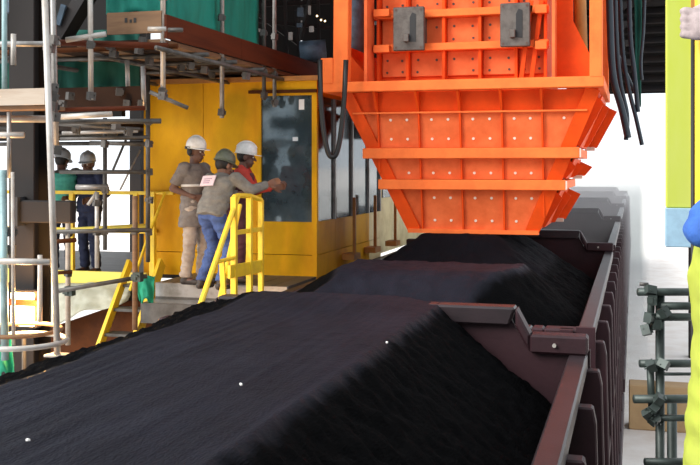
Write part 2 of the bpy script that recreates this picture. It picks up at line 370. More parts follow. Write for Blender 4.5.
# ================================================================== orange loading hopper
ZT, ZB = 5.59, 3.934
hop = thing('loading_hopper', 'big orange steel loading hopper hanging over the coal wagons', 'hopper', (-1.95, 12.9, ZB))
YB0, YB1 = 11.4, 14.3
fb = MB().box(-3.585, -.319, YB0, YB0 + .16, ZT, ZT + .12).build('frame_beam', 'orange_bar', hop, bevel=.008)
MB().box(-3.585, -.319, YB1 - .16, YB1, ZT, ZT + .12).build('frame_beam', 'orange_bar', hop, bevel=.008)
for x0, x1 in ((-3.585, -3.43), (-.475, -.319)):
    MB().box(x0, x1, YB0 + .16, YB1 - .16, ZT, ZT + .12).build('frame_beam', 'orange_bar', hop, bevel=.008)
MB().box(-3.60, -3.45, YB0 - .01, YB0 + .15, ZT + .1, 6.0).build('frame_bracket', 'orange_bar', hop, bevel=.008)
for x0, x1, t0, t1 in ((-3.45, -3.27, -3.42, -3.22), (-.475, -.335, -.475, -.335)):
    for y in (YB0, YB1 - .15):
        MB().prism([(x0, y, ZT + .1), (x1, y, ZT + .1), (t1, y, 9.0), (t0, y, 9.0)], (0, .15, 0)).build('frame_post', 'orange_bar', hop, bevel=.008)
# slim inner guide plates and the sloping throat walls behind the frame
for u0, u1 in ((364.5, 367.5), (552, 555)):
    a, b = PY(u0, 0, 11.62), PY(u1, 0, 11.62)
    MB().box(a.x, b.x, 11.6, 11.95, ZT + .1, 8.6).build('guide_plate', 'orange_panel', hop)
MB().prism([(-3.42, 11.9, ZT + .11), (-3.05, 11.9, ZT + .11), (-3.35, 11.9, 6.05), (-3.42, 11.9, 6.2)], (0, 2.0, 0)).build('throat_wall', 'orange', hop)
MB().prism([(-.48, 11.9, ZT + .11), (-.92, 11.9, ZT + .11), (-.90, 11.9, 8.5), (-.70, 11.9, 8.5), (-.68, 11.9, 6.4), (-.48, 11.9, 5.98)], (0, .03, 0)).build('throat_wall', 'orange', hop)
# upper body: backing sheet, bolted panels, stiffener grid
YU = 12.0
us = [380, 409, 445, 481, 517, 546]
vsr = [-60, -30, 13.5, 47, 79]
bx = [PY(u, 40, YU).x for u in us]
zz = [ZC + (VH - v) / FPX * PY(465, v, YU).x * 0 + (ZC * 0) for v in vsr]
zz = [PY(465, v, YU).z for v in vsr]
MB().box(bx[0], bx[-1], YU + .05, YU + 1.9, ZT - .2, 8.8).build('upper_body', 'orange', hop)
dk, _ = MB().tube([(0, 0, 0), (0, -.012, 0)], .016, 7).mesh('bolt_dark', 'bolt_dark')
for r in range(4):
    zt, zb = zz[r], zz[r+1]
    for c in range(5):
        if c == 4 and r != 3: pass
        x0, x1 = bx[c] + .025, bx[c+1] - .025
        pn = MB().box(x0, x1, YU + .015, YU + .05, zb + .045, zt - .045).build('body_panel', 'orange_panel', hop, bevel=.006)
        if r >= 1:
            for fx, fz in ((.22, .68), (.8, .66), (.2, .18), (.82, .2)):
                if random.random() < .8: shared('bolt', dk, (x0 + (x1-x0)*fx, YU + .015, zb + .045 + (zt-zb-.09)*fz), pn)
for z in zz[:-1]:
    MB().box(bx[0] - .05, bx[-1] + .04, YU - .14, YU + .05, z - .045, z + .045).build('stiffener_bar', 'orange_bar', hop, bevel=.006)
for x in bx:
    MB().box(x - .018, x + .018, YU - .1, YU + .05, ZT + .12, 8.6).build('stiffener_rib', 'orange', hop, bevel=.004)
# slanted struts at the right flank of the body
for dx in (.08, .2):
    MB().beam((bx[-1] - dx - .08, YU - .12, ZT + .12), (bx[-1] - dx + .04, YU - .12, zz[2] + .1), .05, .04, (0, 1, 0)).build('strut', 'orange', hop)
for v in (9, 45):
    a = PY(541, v, YU - .2); MB().box(a.x - .07, a.x + .07, YU - .22, YU - .1, a.z - .05, a.z + .05).build('strut_pad', 'orange_bar', hop, bevel=.006)
    a = PY(380, v + 4, YU - .2); MB().box(a.x - .08, a.x + .12, YU - .22, YU - .1, a.z - .045, a.z + .045).build('strut_pad', 'orange_bar', hop, bevel=.006)
# two dark bracket plates
for u0, u1, v0, v1 in ((393, 424, 6, 51), (500, 530, 2, 47)):
    a, b = PY(u0, v1, 11.72), PY(u1, v0, 11.72)
    br = MB().box(a.x, b.x, 11.72, 11.78, a.z, b.z).build('bracket_plate', 'grey_plate', hop, bevel=.01)
    MB().box(a.x + .02, b.x - .02, 11.78, 12.0, a.z + .05, b.z - .05).build('bracket_block', 'grey_plate', br)
    xm = a.x + (b.x - a.x) * .62; zl, zh = a.z + .1, b.z - .07
    MB().prism([(xm - .06, 11.715, zl + .01), (xm + .045, 11.715, zl), (xm + .045, 11.715, zh - .02), (xm, 11.715, zh), (xm - .03, 11.715, zh - .06), (xm - .03, 11.715, zl + .1)], (0, .02, 0)).build('slot', 'black', br)
    MB().box(xm - .1, xm - .035, 11.66, 11.72, zl + .0, zl + .1).build('latch', 'grey_plate', br, bevel=.006)
    for fx in (.1, .9):
        for fz in (.07, .93):
            shared('bolt', dk, (a.x + (b.x-a.x)*fx, 11.72, a.z + (b.z-a.z)*fz), br)
# lower funnel: clipped panels between ribs and bars on the sloping front
def YF(z): return 11.62 + .30*(ZT - z)/(ZT - ZB)
def XL(z): return -3.40 + .78*(ZT - z)/(ZT - ZB)
def XRr(z): return -.383 - .713*(ZT - z)/(ZT - ZB)
cu = [PY(u, 150, 11.75).x for u in (380, 420.5, 461.5, 503, 543)]
tz = [5.59, 5.345, 4.93, 4.80, 4.555, 4.43, ZB]
bt, _ = MB().tube([(0, 0, 0), (0, -.014, 0)], .017, 7).mesh('bolt_pale', 'bolt_pale')
def clip(poly, f):
    out = []
    for i in range(len(poly)):
        p, q = poly[i], poly[(i+1) % len(poly)]; a, b = f(p), f(q)
        if a >= 0: out.append(p)
        if a * b < 0: t = a/(a-b); out.append((p[0]+(q[0]-p[0])*t, p[1]+(q[1]-p[1])*t))
    return out
xe = [-3.6] + cu + [-.2]
for zt, zb in ((tz[0], tz[1]), (tz[1], tz[2]), (tz[3], tz[4]), (tz[5], tz[6])):
    for c in range(6):
        rect = [(xe[c] + .012, zb), (xe[c+1] - .012, zb), (xe[c+1] - .012, zt), (xe[c] + .012, zt)]
        pl = clip(clip(rect, lambda p: p[0] - XL(p[1])), lambda p: XRr(p[1]) - p[0])
        if len(pl) < 3: continue
        top = zt > 5.5
        pn = MB().prism([(x, YF(z), z) for x, z in pl], (0, .025, 0)).build('front_panel', 'orange' if top else 'orange_panel', hop)
        if not top:
            n = 2
            for fz in ((.25, .8) if zt - zb > .35 else (.3,)):
                for fx in (.3, .7):
                    x, z = xe[c] + (xe[c+1]-xe[c])*fx, zb + (zt-zb)*fz
                    if XL(z) + .2 < x < XRr(z) - .2: shared('bolt', bt, (x, YF(z), z), pn)
# backing sheet of the funnel, sides and back
bk = MB()
F = [(XL(ZT)+.01, YF(ZT)+.03, ZT), (XRr(ZT)-.01, YF(ZT)+.03, ZT), (XRr(ZB)-.01, YF(ZB)+.03, ZB), (XL(ZB)+.01, YF(ZB)+.03, ZB)]
B = [(XL(ZT)+.01, YB1-.25, ZT), (XRr(ZT)-.01, YB1-.25, ZT), (XRr(ZB)-.01, YB1-.6, ZB), (XL(ZB)+.01, YB1-.6, ZB)]
bk.add(F + B, [[0,1,2,3],[4,7,6,5],[0,4,5,1],[1,5,6,2],[3,2,6,7],[0,3,7,4]]); bk.build('funnel_shell', 'orange', hop)
# bars across the front, wrapping the sides
for z0, z1 in ((4.80, 4.925), (4.43, 4.55)):
    zc = (z0+z1)/2; xa, xb = XL(zc) - .09, XRr(zc) + .10; yf = YF(zc)
    MB().box(xa, xb, yf - .12, yf + .02, z0, z1).build('front_bar', 'orange_bar', hop, bevel=.008)
    MB().box(xb, xb + .012, yf - .11, yf + .01, z0 + .01, z1 - .01).build('bar_end_plate', 'bolt_pale', hop)
    MB().box(XRr(zc) - .02, XRr(zc) + .09, yf + .02, YB1 - .4, z0 + .01, z1 - .01).build('side_bar', 'orange_bar', hop, bevel=.006)
    MB().box(XL(zc) - .09, XL(zc) + .02, yf + .02, YB1 - .4, z0 + .01, z1 - .01).build('side_bar', 'orange_bar', hop, bevel=.006)
# ribs and the triangular gussets under the frame beam
for i, x in enumerate(cu):
    for zt, zb in ((tz[0], tz[2]), (tz[3], tz[4]), (tz[5], tz[6])):
        pl = clip(clip([(x-.01, zb), (x+.01, zb), (x+.01, zt), (x-.01, zt)], lambda p: p[0]-XL(p[1])), lambda p: XRr(p[1])-p[0])
        if len(pl) < 3: continue
        zs = [p[1] for p in pl]; a, b = min(zs), max(zs)
        MB().prism([(x-.01, YF(a)-.05, a), (x-.01, YF(a)+.01, a), (x-.01, YF(b)+.01, b), (x-.01, YF(b)-.05, b)], (.02, 0, 0)).build('front_rib', 'orange', hop)
    MB().prism([(x-.012, YB0+.02, ZT), (x-.012, YF(ZT)-.04, ZT), (x-.012, YF(5.33)-.04, 5.33)], (.024, 0, 0)).build('gusset', 'orange', hop)
MB().box(XL(5.345)+.02, XRr(5.345)-.02, YF(5.345)-.06, YF(5.345)+.01, 5.335, 5.355).build('ledge_strip', 'orange_bar', hop)
# sloping edge flanges and flared corner ribs in three tiers
for sg, XX in ((1, XRr), (-1, XL)):
    MB().beam((XX(ZT)-sg*.06, YF(ZT)-.02, ZT-.0), (XX(ZB)-sg*.06, YF(ZB)-.02, ZB), .035, .16, (sg, 0, .45)).build('edge_flange', 'orange', hop)
    for zt, zb in ((5.55, 4.94), (4.80, 4.56), (4.43, 3.97)):
        for y, wd in ((12.15, .06), (13.15, .10), (14.0, .18)):
            MB().prism([(XX(zt)-sg*.03, y, zt), (XX(zt)+sg*wd, y, zt-.1), (XX(zb)+sg*wd, y, zb+.02), (XX(zb)-sg*.03, y, zb)], (0, .03, 0)).build('side_rib', 'orange', hop)
        MB().prism([(XX(zt)+sg*.02, 12.3, zt), (XX(zb)+sg*.02, 12.3, zb), (XX(zb)+sg*.02, 13.9, zb), (XX(zt)+sg*.02, 13.9, zt)], (sg*.02, 0, 0)).build('side_panel', 'orange', hop)
        MB().box(XX(zb)+sg*.02 if sg > 0 else XX(zb)-.15, XX(zb)+.15 if sg > 0 else XX(zb)-.02, 13.97, 14.04, zb - .02, zb + .03).build('rib_end', 'bolt_pale', hop)
MB().box(XL(ZB)-.02, XRr(ZB)+.02, YF(ZB)-.06, YF(ZB)+.05, ZB-.03, ZB+.02).build('lip', 'orange_bar', hop)
# hydraulic cylinder and machinery seen in the frame's openings
cy = tag(MB().tube([(-.62, 12.6, 6.1), (-.66, 12.6, 7.6)], .075, 12).tube([(-.62, 12.6, 6.1), (-.60, 12.6, 5.85)], .03, 10).ball((-.60, 12.6, 5.84), .07).build('hydraulic_cylinder', 'ochre', None, True), 'yellow hydraulic cylinder in the right opening of the orange frame', 'cylinder')
mo = thing('drive_motor', 'dark blue drive motor behind the left post of the orange frame', 'motor', (-3.3, 13.2, 6.0))
MB().tube([(-3.62, 12.9, 6.1), (-3.62, 12.9, 7.1)], .17, 14).build('motor_body', 'machine_blue', mo, True)
MB().ball((-3.62, 12.9, 7.15), .17).build('motor_cap', 'machine_blue', mo, True)
MB().tube([(-3.62, 12.9, 5.75), (-3.62, 12.9, 6.1)], .06, 10).build('shaft', 'galv_dark', mo)

# ================================================================== control cabin
CX0, CX1, CY0, CY1, CZ0, CZ1 = -6.2, -3.82, 11.9, 15.2, 3.3, 5.78
cab = thing('control_cabin', 'yellow steel control cabin with large glass windows beside the track', 'cabin', (-5, 13.5, CZ0))
wx0, wz0, wz1 = -4.55, 4.01, 5.60
seams = [CX0, -5.35, wx0 - .06]
for a, b in zip(seams[:-1], seams[1:]):
    MB().box(a + .004, b - .004, CY0, CY0 + .05, 3.60, CZ1).build('wall_panel', 'yellow', cab)
    MB().box(a + .004, b - .004, CY0 - .006, CY0 + .05, CZ0, 3.592).build('wall_panel', 'yellow', cab)
MB().box(wx0 - .06, CX1 - .05, CY0, CY0 + .05, 3.60, wz0).build('wall_panel', 'yellow', cab)
MB().box(wx0 - .06, CX1 - .05, CY0 - .006, CY0 + .05, CZ0, 3.592).build('wall_panel', 'yellow', cab)
MB().box(wx0 - .06, wx0, CY0 - .02, CY0 + .05, wz0, CZ1).build('window_jamb', 'yellow', cab)
MB().box(wx0, CX1 - .05, CY0 - .02, CY0 + .05, wz1, CZ1).build('window_head', 'yellow', cab)
MB().box(wx0 - .15, CX1 + .02, CY0 - .07, CY0 - .02, wz1 + .03, wz1 + .07).build('drip_rail', 'rust', cab)
MB().box(CX1 - .05, CX1 + .015, CY0 - .02, CY0 + .05, CZ0, CZ1).build('corner_post', 'yellow', cab)
pa = MB().box(wx0, CX1 - .05, CY0 + .015, CY0 + .03, wz0, wz1).build('window_pane', 'glass', cab)
a = PY(295, 139, CY0); MB().box(a.x - .035, a.x + .035, CY0 + .01, CY0 + .014, a.z - .025, a.z + .025).build('painted_glint', 'painted_glint', pa)  # white patches painted on the pane in place of reflected light
MB().box(-4.05, -3.98, CY0 + .01, CY0 + .014, 5.42, 5.55).build('painted_glint', 'painted_glint', pa)
# track-side wall: three windows over yellow panels
ys = [CY0 + .05, 12.75, 13.6, 14.5, CY1]
for i, (a, b) in enumerate(zip(ys[:-1], ys[1:])):
    MB().box(CX1 - .05, CX1, a, b - .006, 3.60, wz0).build('wall_panel', 'yellow' if i < 3 else 'cream', cab)
    MB().box(CX1 - .05, CX1 + .006, a, b - .006, CZ0, 3.592).build('wall_panel', 'yellow' if i < 3 else 'cream', cab)
    MB().box(CX1 - .04, CX1 - .02, a + .04, b - .04, wz0, wz1).build('window_pane', 'glass', cab)
    MB().box(CX1 - .05, CX1 + .01, b - .045, b + .0, wz0, wz1).build('mullion', 'galv' , cab)
MB().box(CX1 - .05, CX1, ys[0], CY1, wz1, CZ1).build('window_head', 'yellow', cab)
MB().box(CX0, CX1 - .05, CY1 - .05, CY1, CZ0, CZ1).build('rear_wall', 'yellow', cab)
MB().box(CX0, CX0 + .05, CY0 + .05, CY1 - .05, CZ0, CZ1).build('end_wall', 'yellow', cab)
MB().box(CX0 - .08, CX1 + .08, CY0 - .06, CY1 + .05, CZ1, CZ1 + .06).build('roof', 'ochre', cab)
MB().box(CX0, CX1, CY0, CY1, CZ0 - .05, CZ0).build('cabin_floor', 'dark_steel', cab)
MB().box(-4.7, -4.0, 12.6, 13.1, CZ0, 4.3).build('console', 'grey_plate', cab, bevel=.03)
MB().box(-4.6, -4.2, 12.75, 12.8, 4.35, 4.75).build('monitor', 'black', cab, bevel=.02)
for y in (12.9, 14.4, 15.7):
    gp = thing('guard_post', {12.9: 'ochre guard post bolted outside the cabin\'s first side window', 14.4: 'ochre guard post halfway along the cabin side', 15.7: 'ochre guard post nearest the hopper beside the cabin'}[y], 'post', (CX1 + .12, y, 3.5), 'guard posts along the cabin')
    if y == 12.9: gp.location.y += .35; LOC[gp.name] = gp.location.copy()
    yy = gp.location.y
    MB().box(CX1 + .10, CX1 + .14, yy - .02, yy + .02, 3.5, 4.28).build('post', 'ochre', gp)
    MB().box(CX1 + .006, CX1 + .18, yy - .22, yy + .1, 3.44, 3.52).build('bracket', 'ochre', gp)
ec = thing('equipment_cabin', 'cream equipment cabin behind the yellow control cabin', 'cabin', (-5, 17.4, 3.3))
MB().box(-6.1, -3.95, 15.5, 19.2, 3.3, 5.7).build('body', 'cream', ec)
MB().box(-6.15, -3.9, 15.45, 19.25, 5.7, 5.76).build('roof', 'ochre', ec)
for y in (15.8, 17.0): MB().box(-3.96, -3.93, y, y + 1.0, 4.2, 5.3).build('window_pane', 'glass', ec)
# black hose loop hanging beside the cabin's corner
hp = []
for t in range(25):
    k = t/24; u = 320.5 + 24*k; hp.append(P(u, 157 - 62*(abs(2*k-1))**2.6 - (12 if False else 0), 11.6))
hp = [P(320, 60, 11.6)] + hp + [P(346, 60, 11.6)]
tag(MB().tube(hp, .03, 8).build('hose', 'rubber', None, True), 'black rubber hose hanging in a loop before the cabin corner', 'hose')

# ================================================================== raised walkway left of the track
PZ = 3.34
wk = thing('walkway', 'grey steel walkway where the workers stand before the cabin', 'walkway', (-4.6, 11.3, 0))
for i in range(8):
    x = -5.42 + i*.205; MB().box(x, x + .195, 10.75, CY0 - .08, PZ - .05, PZ).build('deck_plank', 'galv_dark', wk)
MB().box(-5.42, -3.78, 10.70, 10.75, PZ - .16, PZ + .0).build('edge_plate', 'galv', wk)
MB().box(-5.42, -3.78, 10.35, 10.70, PZ - .24, PZ - .19).build('step', 'galv', wk)
MB().box(-5.42, -3.78, 10.70, 10.73, PZ - .24, PZ - .16).build('step_riser', 'galv_dark', wk)
MB().box(-5.42, -3.78, 10.33, 10.36, PZ - .42, PZ - .19).build('step_riser', 'galv_dark', wk)
for x in (-5.35, -3.85):
    for y in (10.8, 11.7): MB().box(x - .06, x + .06, y - .06, y + .06, 0, PZ - .05).build('leg', 'dark_steel', wk)
lp = thing('platform', 'left platform edged with a pale yellow kick plate', 'platform', (-7.8, 13, 0))
MB().box(-10.5, -6.25, 11.85, 15.5, PZ - .16, PZ - .1).build('deck', 'galv_dark', lp)
MB().box(-10.5, -6.1, 11.78, 11.84, PZ - .2, PZ - .02).build('kick_plate', 'yellow_pale', lp)
for x in (-10.2, -8.3, -6.4):
    for y in (12, 15.3): MB().box(x - .08, x + .08, y - .08, y + .08, 0, PZ - .16).build('leg', 'dark_steel', lp)
# yellow railing of that platform
rl = thing('guard_railing', 'yellow guard railing along the left platform', 'railing', (-7.8, 11.86, PZ))
for z in (4.36, 3.86): MB().beam((-10.4, 11.86, z), (-5.75 if z > 4 else -6.0, 11.86, z), .04, .045 if z > 4 else .06).build('rail', 'yellow_bright', rl)
for u in (20, 72, 136): 
    p = PY(u, 230, 11.86); MB().box(p.x - .03, p.x + .03, 11.83, 11.89, PZ - .04, 4.36).build('post', 'yellow_bright', rl)
# stairs dropping towards the viewer
st = thing('yellow_stairs', 'steep yellow stairs leading down from the left platform', 'stairs', (-5.85, 11, 0))
for u, wd in ((162, .17), (130, .12)):
    t = PY(u, 262, 11.75); b = Vector((t.x, t.y - 2.75, 0.02)); b2 = t + (b - t)
    MB().beam(t, b2, .045, wd, (0, 1, .3)).build('stringer', 'yellow_bright', st)
xa, xb = PY(130, 262, 11.75).x, PY(162, 262, 11.75).x
for i in range(12):
    k = (i + .6)/12; MB().box(xa + .02, xb - .02, 11.75 - 2.75*k - .1, 11.75 - 2.75*k + .12, 3.33*(1-k), 3.33*(1-k) + .035).build('tread', 'galv_dark', st)
for u in (153,):
    p = PY(u, 190, 11.7); MB().box(p.x - .035, p.x + .035, 11.66, 11.73, 3.0, 4.38).build('newel_post', 'yellow_bright', st)
p, q = PY(165, 193, 11.7), PY(147, 240, 11.2)
MB().tube([p, q, PY(130, 290, 10.7)], .018, 8).build('handrail', 'yellow_bright', st)
MB().tube([PY(150, 193, 11.7), p], .02, 8).build('handrail', 'yellow_bright', st)
# yellow stair rail beside the workers
XG = -3.85
sr = thing('stair_railing', 'yellow stair railing with slanted handrails in front of the workers', 'railing', (XG, 10.3, PZ))
for u, vt, vb, wd in ((234, 197, 303, .055), (249.5, 196, 298, .055), (261, 200, 291, .05)):
    p = PX(u, vt, XG); q = PX(u, vb, XG); MB().box(XG - wd/2, XG + wd/2, p.y - wd/2, p.y + wd/2, 0, p.z).build('post', 'yellow_bright', sr)
MB().tube([PX(234, 197, XG), PX(238, 195.5, XG), PX(250, 196, XG), PX(261, 200, XG)], .026, 8).build('top_rail', 'yellow_bright', sr)
MB().tube([PX(238, 196, XG), PX(200, 306, XG)], .027, 8).build('handrail', 'yellow_bright', sr)
MB().tube([P(240, 205, 10.6), P(219, 303, 9.9)], .024, 8).build('handrail', 'yellow_bright', sr)
MB().beam(PX(234, 233, XG), PX(261, 229, XG), .03, .045).build('mid_rail', 'yellow_bright', sr)
MB().beam(PX(229, 272, XG), PX(261, 266, XG), .03, .13).build('toe_plate', 'yellow_bright', sr)
MB().tube([PX(216, 262, XG), PX(234, 258, XG)], .02, 8).build('mid_rail', 'yellow_bright', sr)
MB().beam(PX(222, 262, XG), PX(224, 300, XG), .03, .05, (1, 0, 0)).build('post', 'yellow_bright', sr)
# rusty plate, tarp and green cloth under the left platform
rp = tag(MB().prism([PY(u_, v_, 11.7) for u_, v_ in ((15, 326), (55, 326), (128, 301), (156, 301), (156, 420), (15, 420))], (0, .03, 0)).build('rusty_sheet', 'rust'), 'rusty brown steel sheet below the left platform', 'sheet')
def drape(name, label, cat, c00, c10, c11, c01, m, amp, nu=24, nv=14, par=None, th=.008, seed=0):
    c00, c10, c11, c01 = map(Vector, (c00, c10, c11, c01)); V = []; Fc = []
    nrm = (c10 - c00).cross(c01 - c00).normalized()
    for j in range(nv + 1):
        for i in range(nu + 1):
            s, t = i/nu, j/nv; p = (c00*(1-s) + c10*s)*(1-t) + (c01*(1-s) + c11*s)*t
            k = math.sin(s*nu*.9 + 2*noise.noise(Vector((s*3, t*2, seed)))) * .5 + fbm(s*5, t*3, seed)*.8
            V.append(p + nrm*amp*k + Vector((0, 0, -.04*math.sin(s*math.pi*3)*t)))
    for j in range(nv):
        for i in range(nu):
            a = j*(nu+1)+i; Fc.append([a, a+1, a+nu+2, a+nu+1])
    mb = MB(); mb.v = V; mb.f = Fc; o = mb.build(name, m, par, True)
    so_ = o.modifiers.new('thick', 'SOLIDIFY'); so_.thickness = th
    if label: tag(o, label, cat)
    return o
drape('tarpaulin', 'dull grey-green tarpaulin slung below the yellow kick plate', 'tarp', PY(50, 283, 11.74), PY(134, 283, 11.74), PY(128, 300, 11.5), PY(40, 328, 11.5), 'tarp', .03, seed=2)
drape('green_cloth', 'green cloth tied to the yellow stair stringer', 'cloth', P(133, 276, 11.5), P(155, 276, 11.5), P(153, 303, 11.4), P(139, 300, 11.4), 'net_bright', .05, 10, 8, seed=5)
drape('green_cloth', 'green cloth bundle at the lower left behind the coal', 'cloth', P(-6, 338, 8.2), P(10, 335, 8.2), P(14, 375, 8.0), P(-6, 378, 8.0), 'net_bright', .05, 10, 8, seed=6)

# ================================================================== scaffolds
cpm, _ = MB().box(-.045, .045, -.04, .04, -.05, .05).box(-.06, .0, -.055, -.035, -.03, .03).tube([(.02, -.07, .015), (.02, .05, .015)], .011, 6).mesh('coupler', 'galv_dark')
cpg, _ = MB().box(-.045, .045, -.04, .04, -.05, .05).box(-.06, .0, -.055, -.035, -.03, .03).tube([(.02, -.07, .015), (.02, .05, .015)], .011, 6).mesh('coupler', 'galv_green')
def tube(par, p, q, m='galv', name='tube', r=.0245): return MB().tube([p, q], r, 10).build(name, m, par, True)
def coup(par, p, k=0, me=None):
    o = shared('coupler', me or cpm, p, par, (.1*math.sin(k), .1*math.cos(k), k*1.1)); o.scale = (.72, .75, .75); return o
# --- upper deck over the cabin front
DX = -4.3
ud = thing('scaffold', 'overhead scaffold deck with red-brown toe boards above the cabin', 'scaffold', (-5.2, 11.5, 5.8))
for k, (u, vb, m) in enumerate(((163, 98, 'galv_light'), (222, 118, 'galv'), (264, 100, 'galv_dark'), (274.5, 107, 'galv'))):
    p = PX(u, 0, DX - .03); b = PX(u, vb, DX - .03)
    tube(ud, (p.x, p.y, b.z), (p.x, p.y, 8.6), m, 'standard')
    coup(ud, (p.x, p.y, 5.86), k); coup(ud, (p.x, p.y, 6.33), k + 1); coup(ud, (p.x, p.y, b.z + .06), k + 2)
tube(ud, P(91, 100, 9.3), P(90, -60, 9.3), 'galv_light', 'standard'); coup(ud, P(91, 96, 9.3), 1); coup(ud, P(91, 45, 9.3), 2)
tube(ud, P(56.5, 150, 9.3), P(52, -60, 9.3), 'galv', 'standard')
DY0 = PX(165, 20, DX).y
YS = [DY0, DY0 + 1.9, DY0 + 3.8, DY0 + 6.2]
for a, b in zip(YS[:-1], YS[1:]):
    MB().box(DX - .015, DX + .015, a + .004, b - .004, 5.93, 6.155).build('toe_board', 'wood_red', ud)
XF = P(97, 20, 9.5).x
tb = MB().box(XF, DX - .03, DY0 - .02, DY0 + .01, 5.98, 6.19).build('toe_board', 'wood', ud)
for k, (du, w_) in enumerate(((0, 3), (5, 2.4), (9, 3))):
    a = PY(124.5 + du, 20.5, DY0 - .025); MB().box(a.x, a.x + w_*.009, DY0 - .024, DY0 - .02, a.z - .02, a.z + (.025 if k != 1 else .01)).build('stencil_mark', 'black', tb)
for i in range(10):
    x1 = DX - .03 - i*.235; MB().box(x1 - .225, x1, DY0 + .02, DY0 + 6.2, 5.88, 5.925).build('deck_plank', 'wood_dark' if i % 3 else 'wood', ud)
for k, y in enumerate((DY0 + .02, DY0 + .75, DY0 + 1.5, DY0 + 2.35)):
    tube(ud, (DX + .12, y, 5.85), (DX - 2.5, y, 5.85), 'galv_dark' if k else 'rust', 'transom'); coup(ud, (DX - .02, y + .06, 5.82), k); coup(ud, (DX - .55, y, 5.80), k + 3)
tube(ud, (DX + .06, DY0 - .3, 5.80), (DX + .06, DY0 + 6.3, 5.80), 'galv_dark', 'ledger')
tube(ud, (DX - .7, DY0 - .1, 5.78), (DX - .7, DY0 + 6.3, 5.78), 'galv_dark', 'ledger')
tube(ud, (DX - 1.7, DY0 - .1, 5.78), (DX - 1.7, DY0 + 6.3, 5.78), 'galv_dark', 'ledger')
tube(ud, P(42, 42, 9.45), P(168, 46, 9.45), 'wood_red', 'ledger', .03); tube(ud, P(66, 40, 9.3), P(106, 34, 9.3), 'galv_light', 'ledger', .026)
tube(ud, P(148, 29, 9.35), P(166, 29, 9.35), 'galv_light', 'stub', .022)
tube(ud, P(168, 30, 9.45), P(183, 30, 9.45), 'galv_dark', 'stub', .022)
for k, (u, v) in enumerate(((110, 46), (139, 50), (143, 41), (205, 70), (246, 76), (190, 66))): coup(ud, P(u, v, 9.6 if u < 180 else 10.6), k)
tube(ud, P(128, 88, 9.9), P(127, 60, 9.9), 'galv_light', 'stub', .022); tube(ud, P(144, 110, 9.7), P(143, 66, 9.7), 'galv', 'stub'); coup(ud, P(142, 104, 9.7), 2)
tube(ud, P(150, 92, 9.4), P(188, 108, 9.4), 'galv_dark', 'brace', .02)
coup(ud, P(163, 96, 9.4), 3)
# --- lower left deck
ld = thing('scaffold', 'lower left scaffold deck with pale board and long white pipe', 'scaffold', (-7, 11, 5.2))
YQ = P(20, 89, 8.0).y; a = PY(-60, 88.5, YQ); b = PY(44.5, 88, YQ)
MB().box(a.x, b.x, a.y, a.y + .04, P(20, 105, 8.0).z, b.z).build('toe_board', 'wood_pale', ld)
MB().box(a.x, b.x, a.y + .05, a.y + .3, P(20, 109, 8.0).z, P(20, 105.5, 8.0).z).build('deck_plank', 'wood', ld)
tube(ld, P(-40, 119, 8.3), P(48, 119, 8.3), 'galv_light', 'ledger', .03)
YD = P(100, 98, 9.9).y; a = PY(57, 98, YD); b = PY(141, 98, YD)
MB().box(a.x, b.x, YD, YD + .04, a.z - .09, a.z + .10).build('toe_board', 'wood_dark', ld)
tube(ld, P(60, 117, 9.0), P(112, 114, 9.0), 'galv_light', 'ledger', .026)
tube(ld, P(50, 110, 9.2), P(145, 108, 9.2), 'wood_red', 'ledger', .022)
tube(ld, P(45, 122, 9.4), P(161, 121, 9.4), 'galv_dark', 'ledger')
tube(ld, P(-40, 44, 8.4), P(60, 44, 8.4), 'galv', 'ledger')
for i in range(9):
    y = 9.6 + i*.42; MB().box(-9.5, -6.25, y, y + .4, 5.22, 5.265).build('deck_plank', 'wood_dark', ld)
for y, z in ((9.6, 5.12), (11.2, 5.12), (13.3, 5.05), (13.4, 5.28)):
    tube(ld, (-9.5, y, z), (-6.2, y, z), 'galv_dark', 'ledger', .03)
MB().beam((-9.5, 13.35, 5.2), (-6.22, 13.35, 5.2), .08, .2).build('fascia_beam', 'brown_steel', ld)
tube(ld, P(148, 262, 11.2), P(148, 75, 11.2), 'galv_dark', 'standard')
for v in (144, 172, 200, 232, 122): coup(ld, P(149, v, 11.2), v)
tube(ld, P(105, 250, 11.6), P(105, 118, 11.6), 'galv_dark', 'standard')
tube(ld, P(90, 143, 11.4), P(149, 144, 11.3), 'galv_dark', 'guard_tube'); tube(ld, P(60, 172, 11.4), P(149, 172, 11.3), 'galv_dark', 'guard_tube')
tube(ld, P(113, 170, 12.2), P(128, 135, 12.2), 'galv_dark', 'brace', .015); tube(ld, P(120, 190, 12.4), P(140, 150, 12.4), 'galv', 'brace', .012)
tube(ld, P(135, 330, 11.0), P(135, 196, 11.0), 'wood', 'standard', .03); tube(ld, P(68, 345, 11.0), P(68, 200, 11.0), 'wood_pale', 'standard', .028)
tube(ld, P(40, 232, 10.6), P(150, 230, 10.8), 'galv_dark', 'guard_tube'); tube(ld, P(36, 243, 10.4), P(76, 240, 10.4), 'rust', 'guard_tube')
tube(ld, P(38, 274, 10.5), P(72, 272, 10.5), 'rust', 'guard_tube', .02)
tube(ld, P(58, 291, 10.6), P(147, 276, 10.9), 'galv_dark', 'guard_tube'); tube(ld, P(38, 232, 12.4), P(150, 226, 12.6), 'yellow_pale', 'guard_tube', .035)
tube(ld, P(76, 187, 11.2), P(108, 187, 11.2), 'galv', 'guard_tube', .03)
tube(ld, P(97, 268, 11.3), P(97, 192, 11.3), 'galv_light', 'stub'); tube(ld, P(88, 205, 11.3), P(97, 192, 11.3), 'galv_light', 'stub', .02)
tube(ld, P(46, 190, 11.3), P(46, 176, 11.3), 'dark_steel', 'stub', .03)
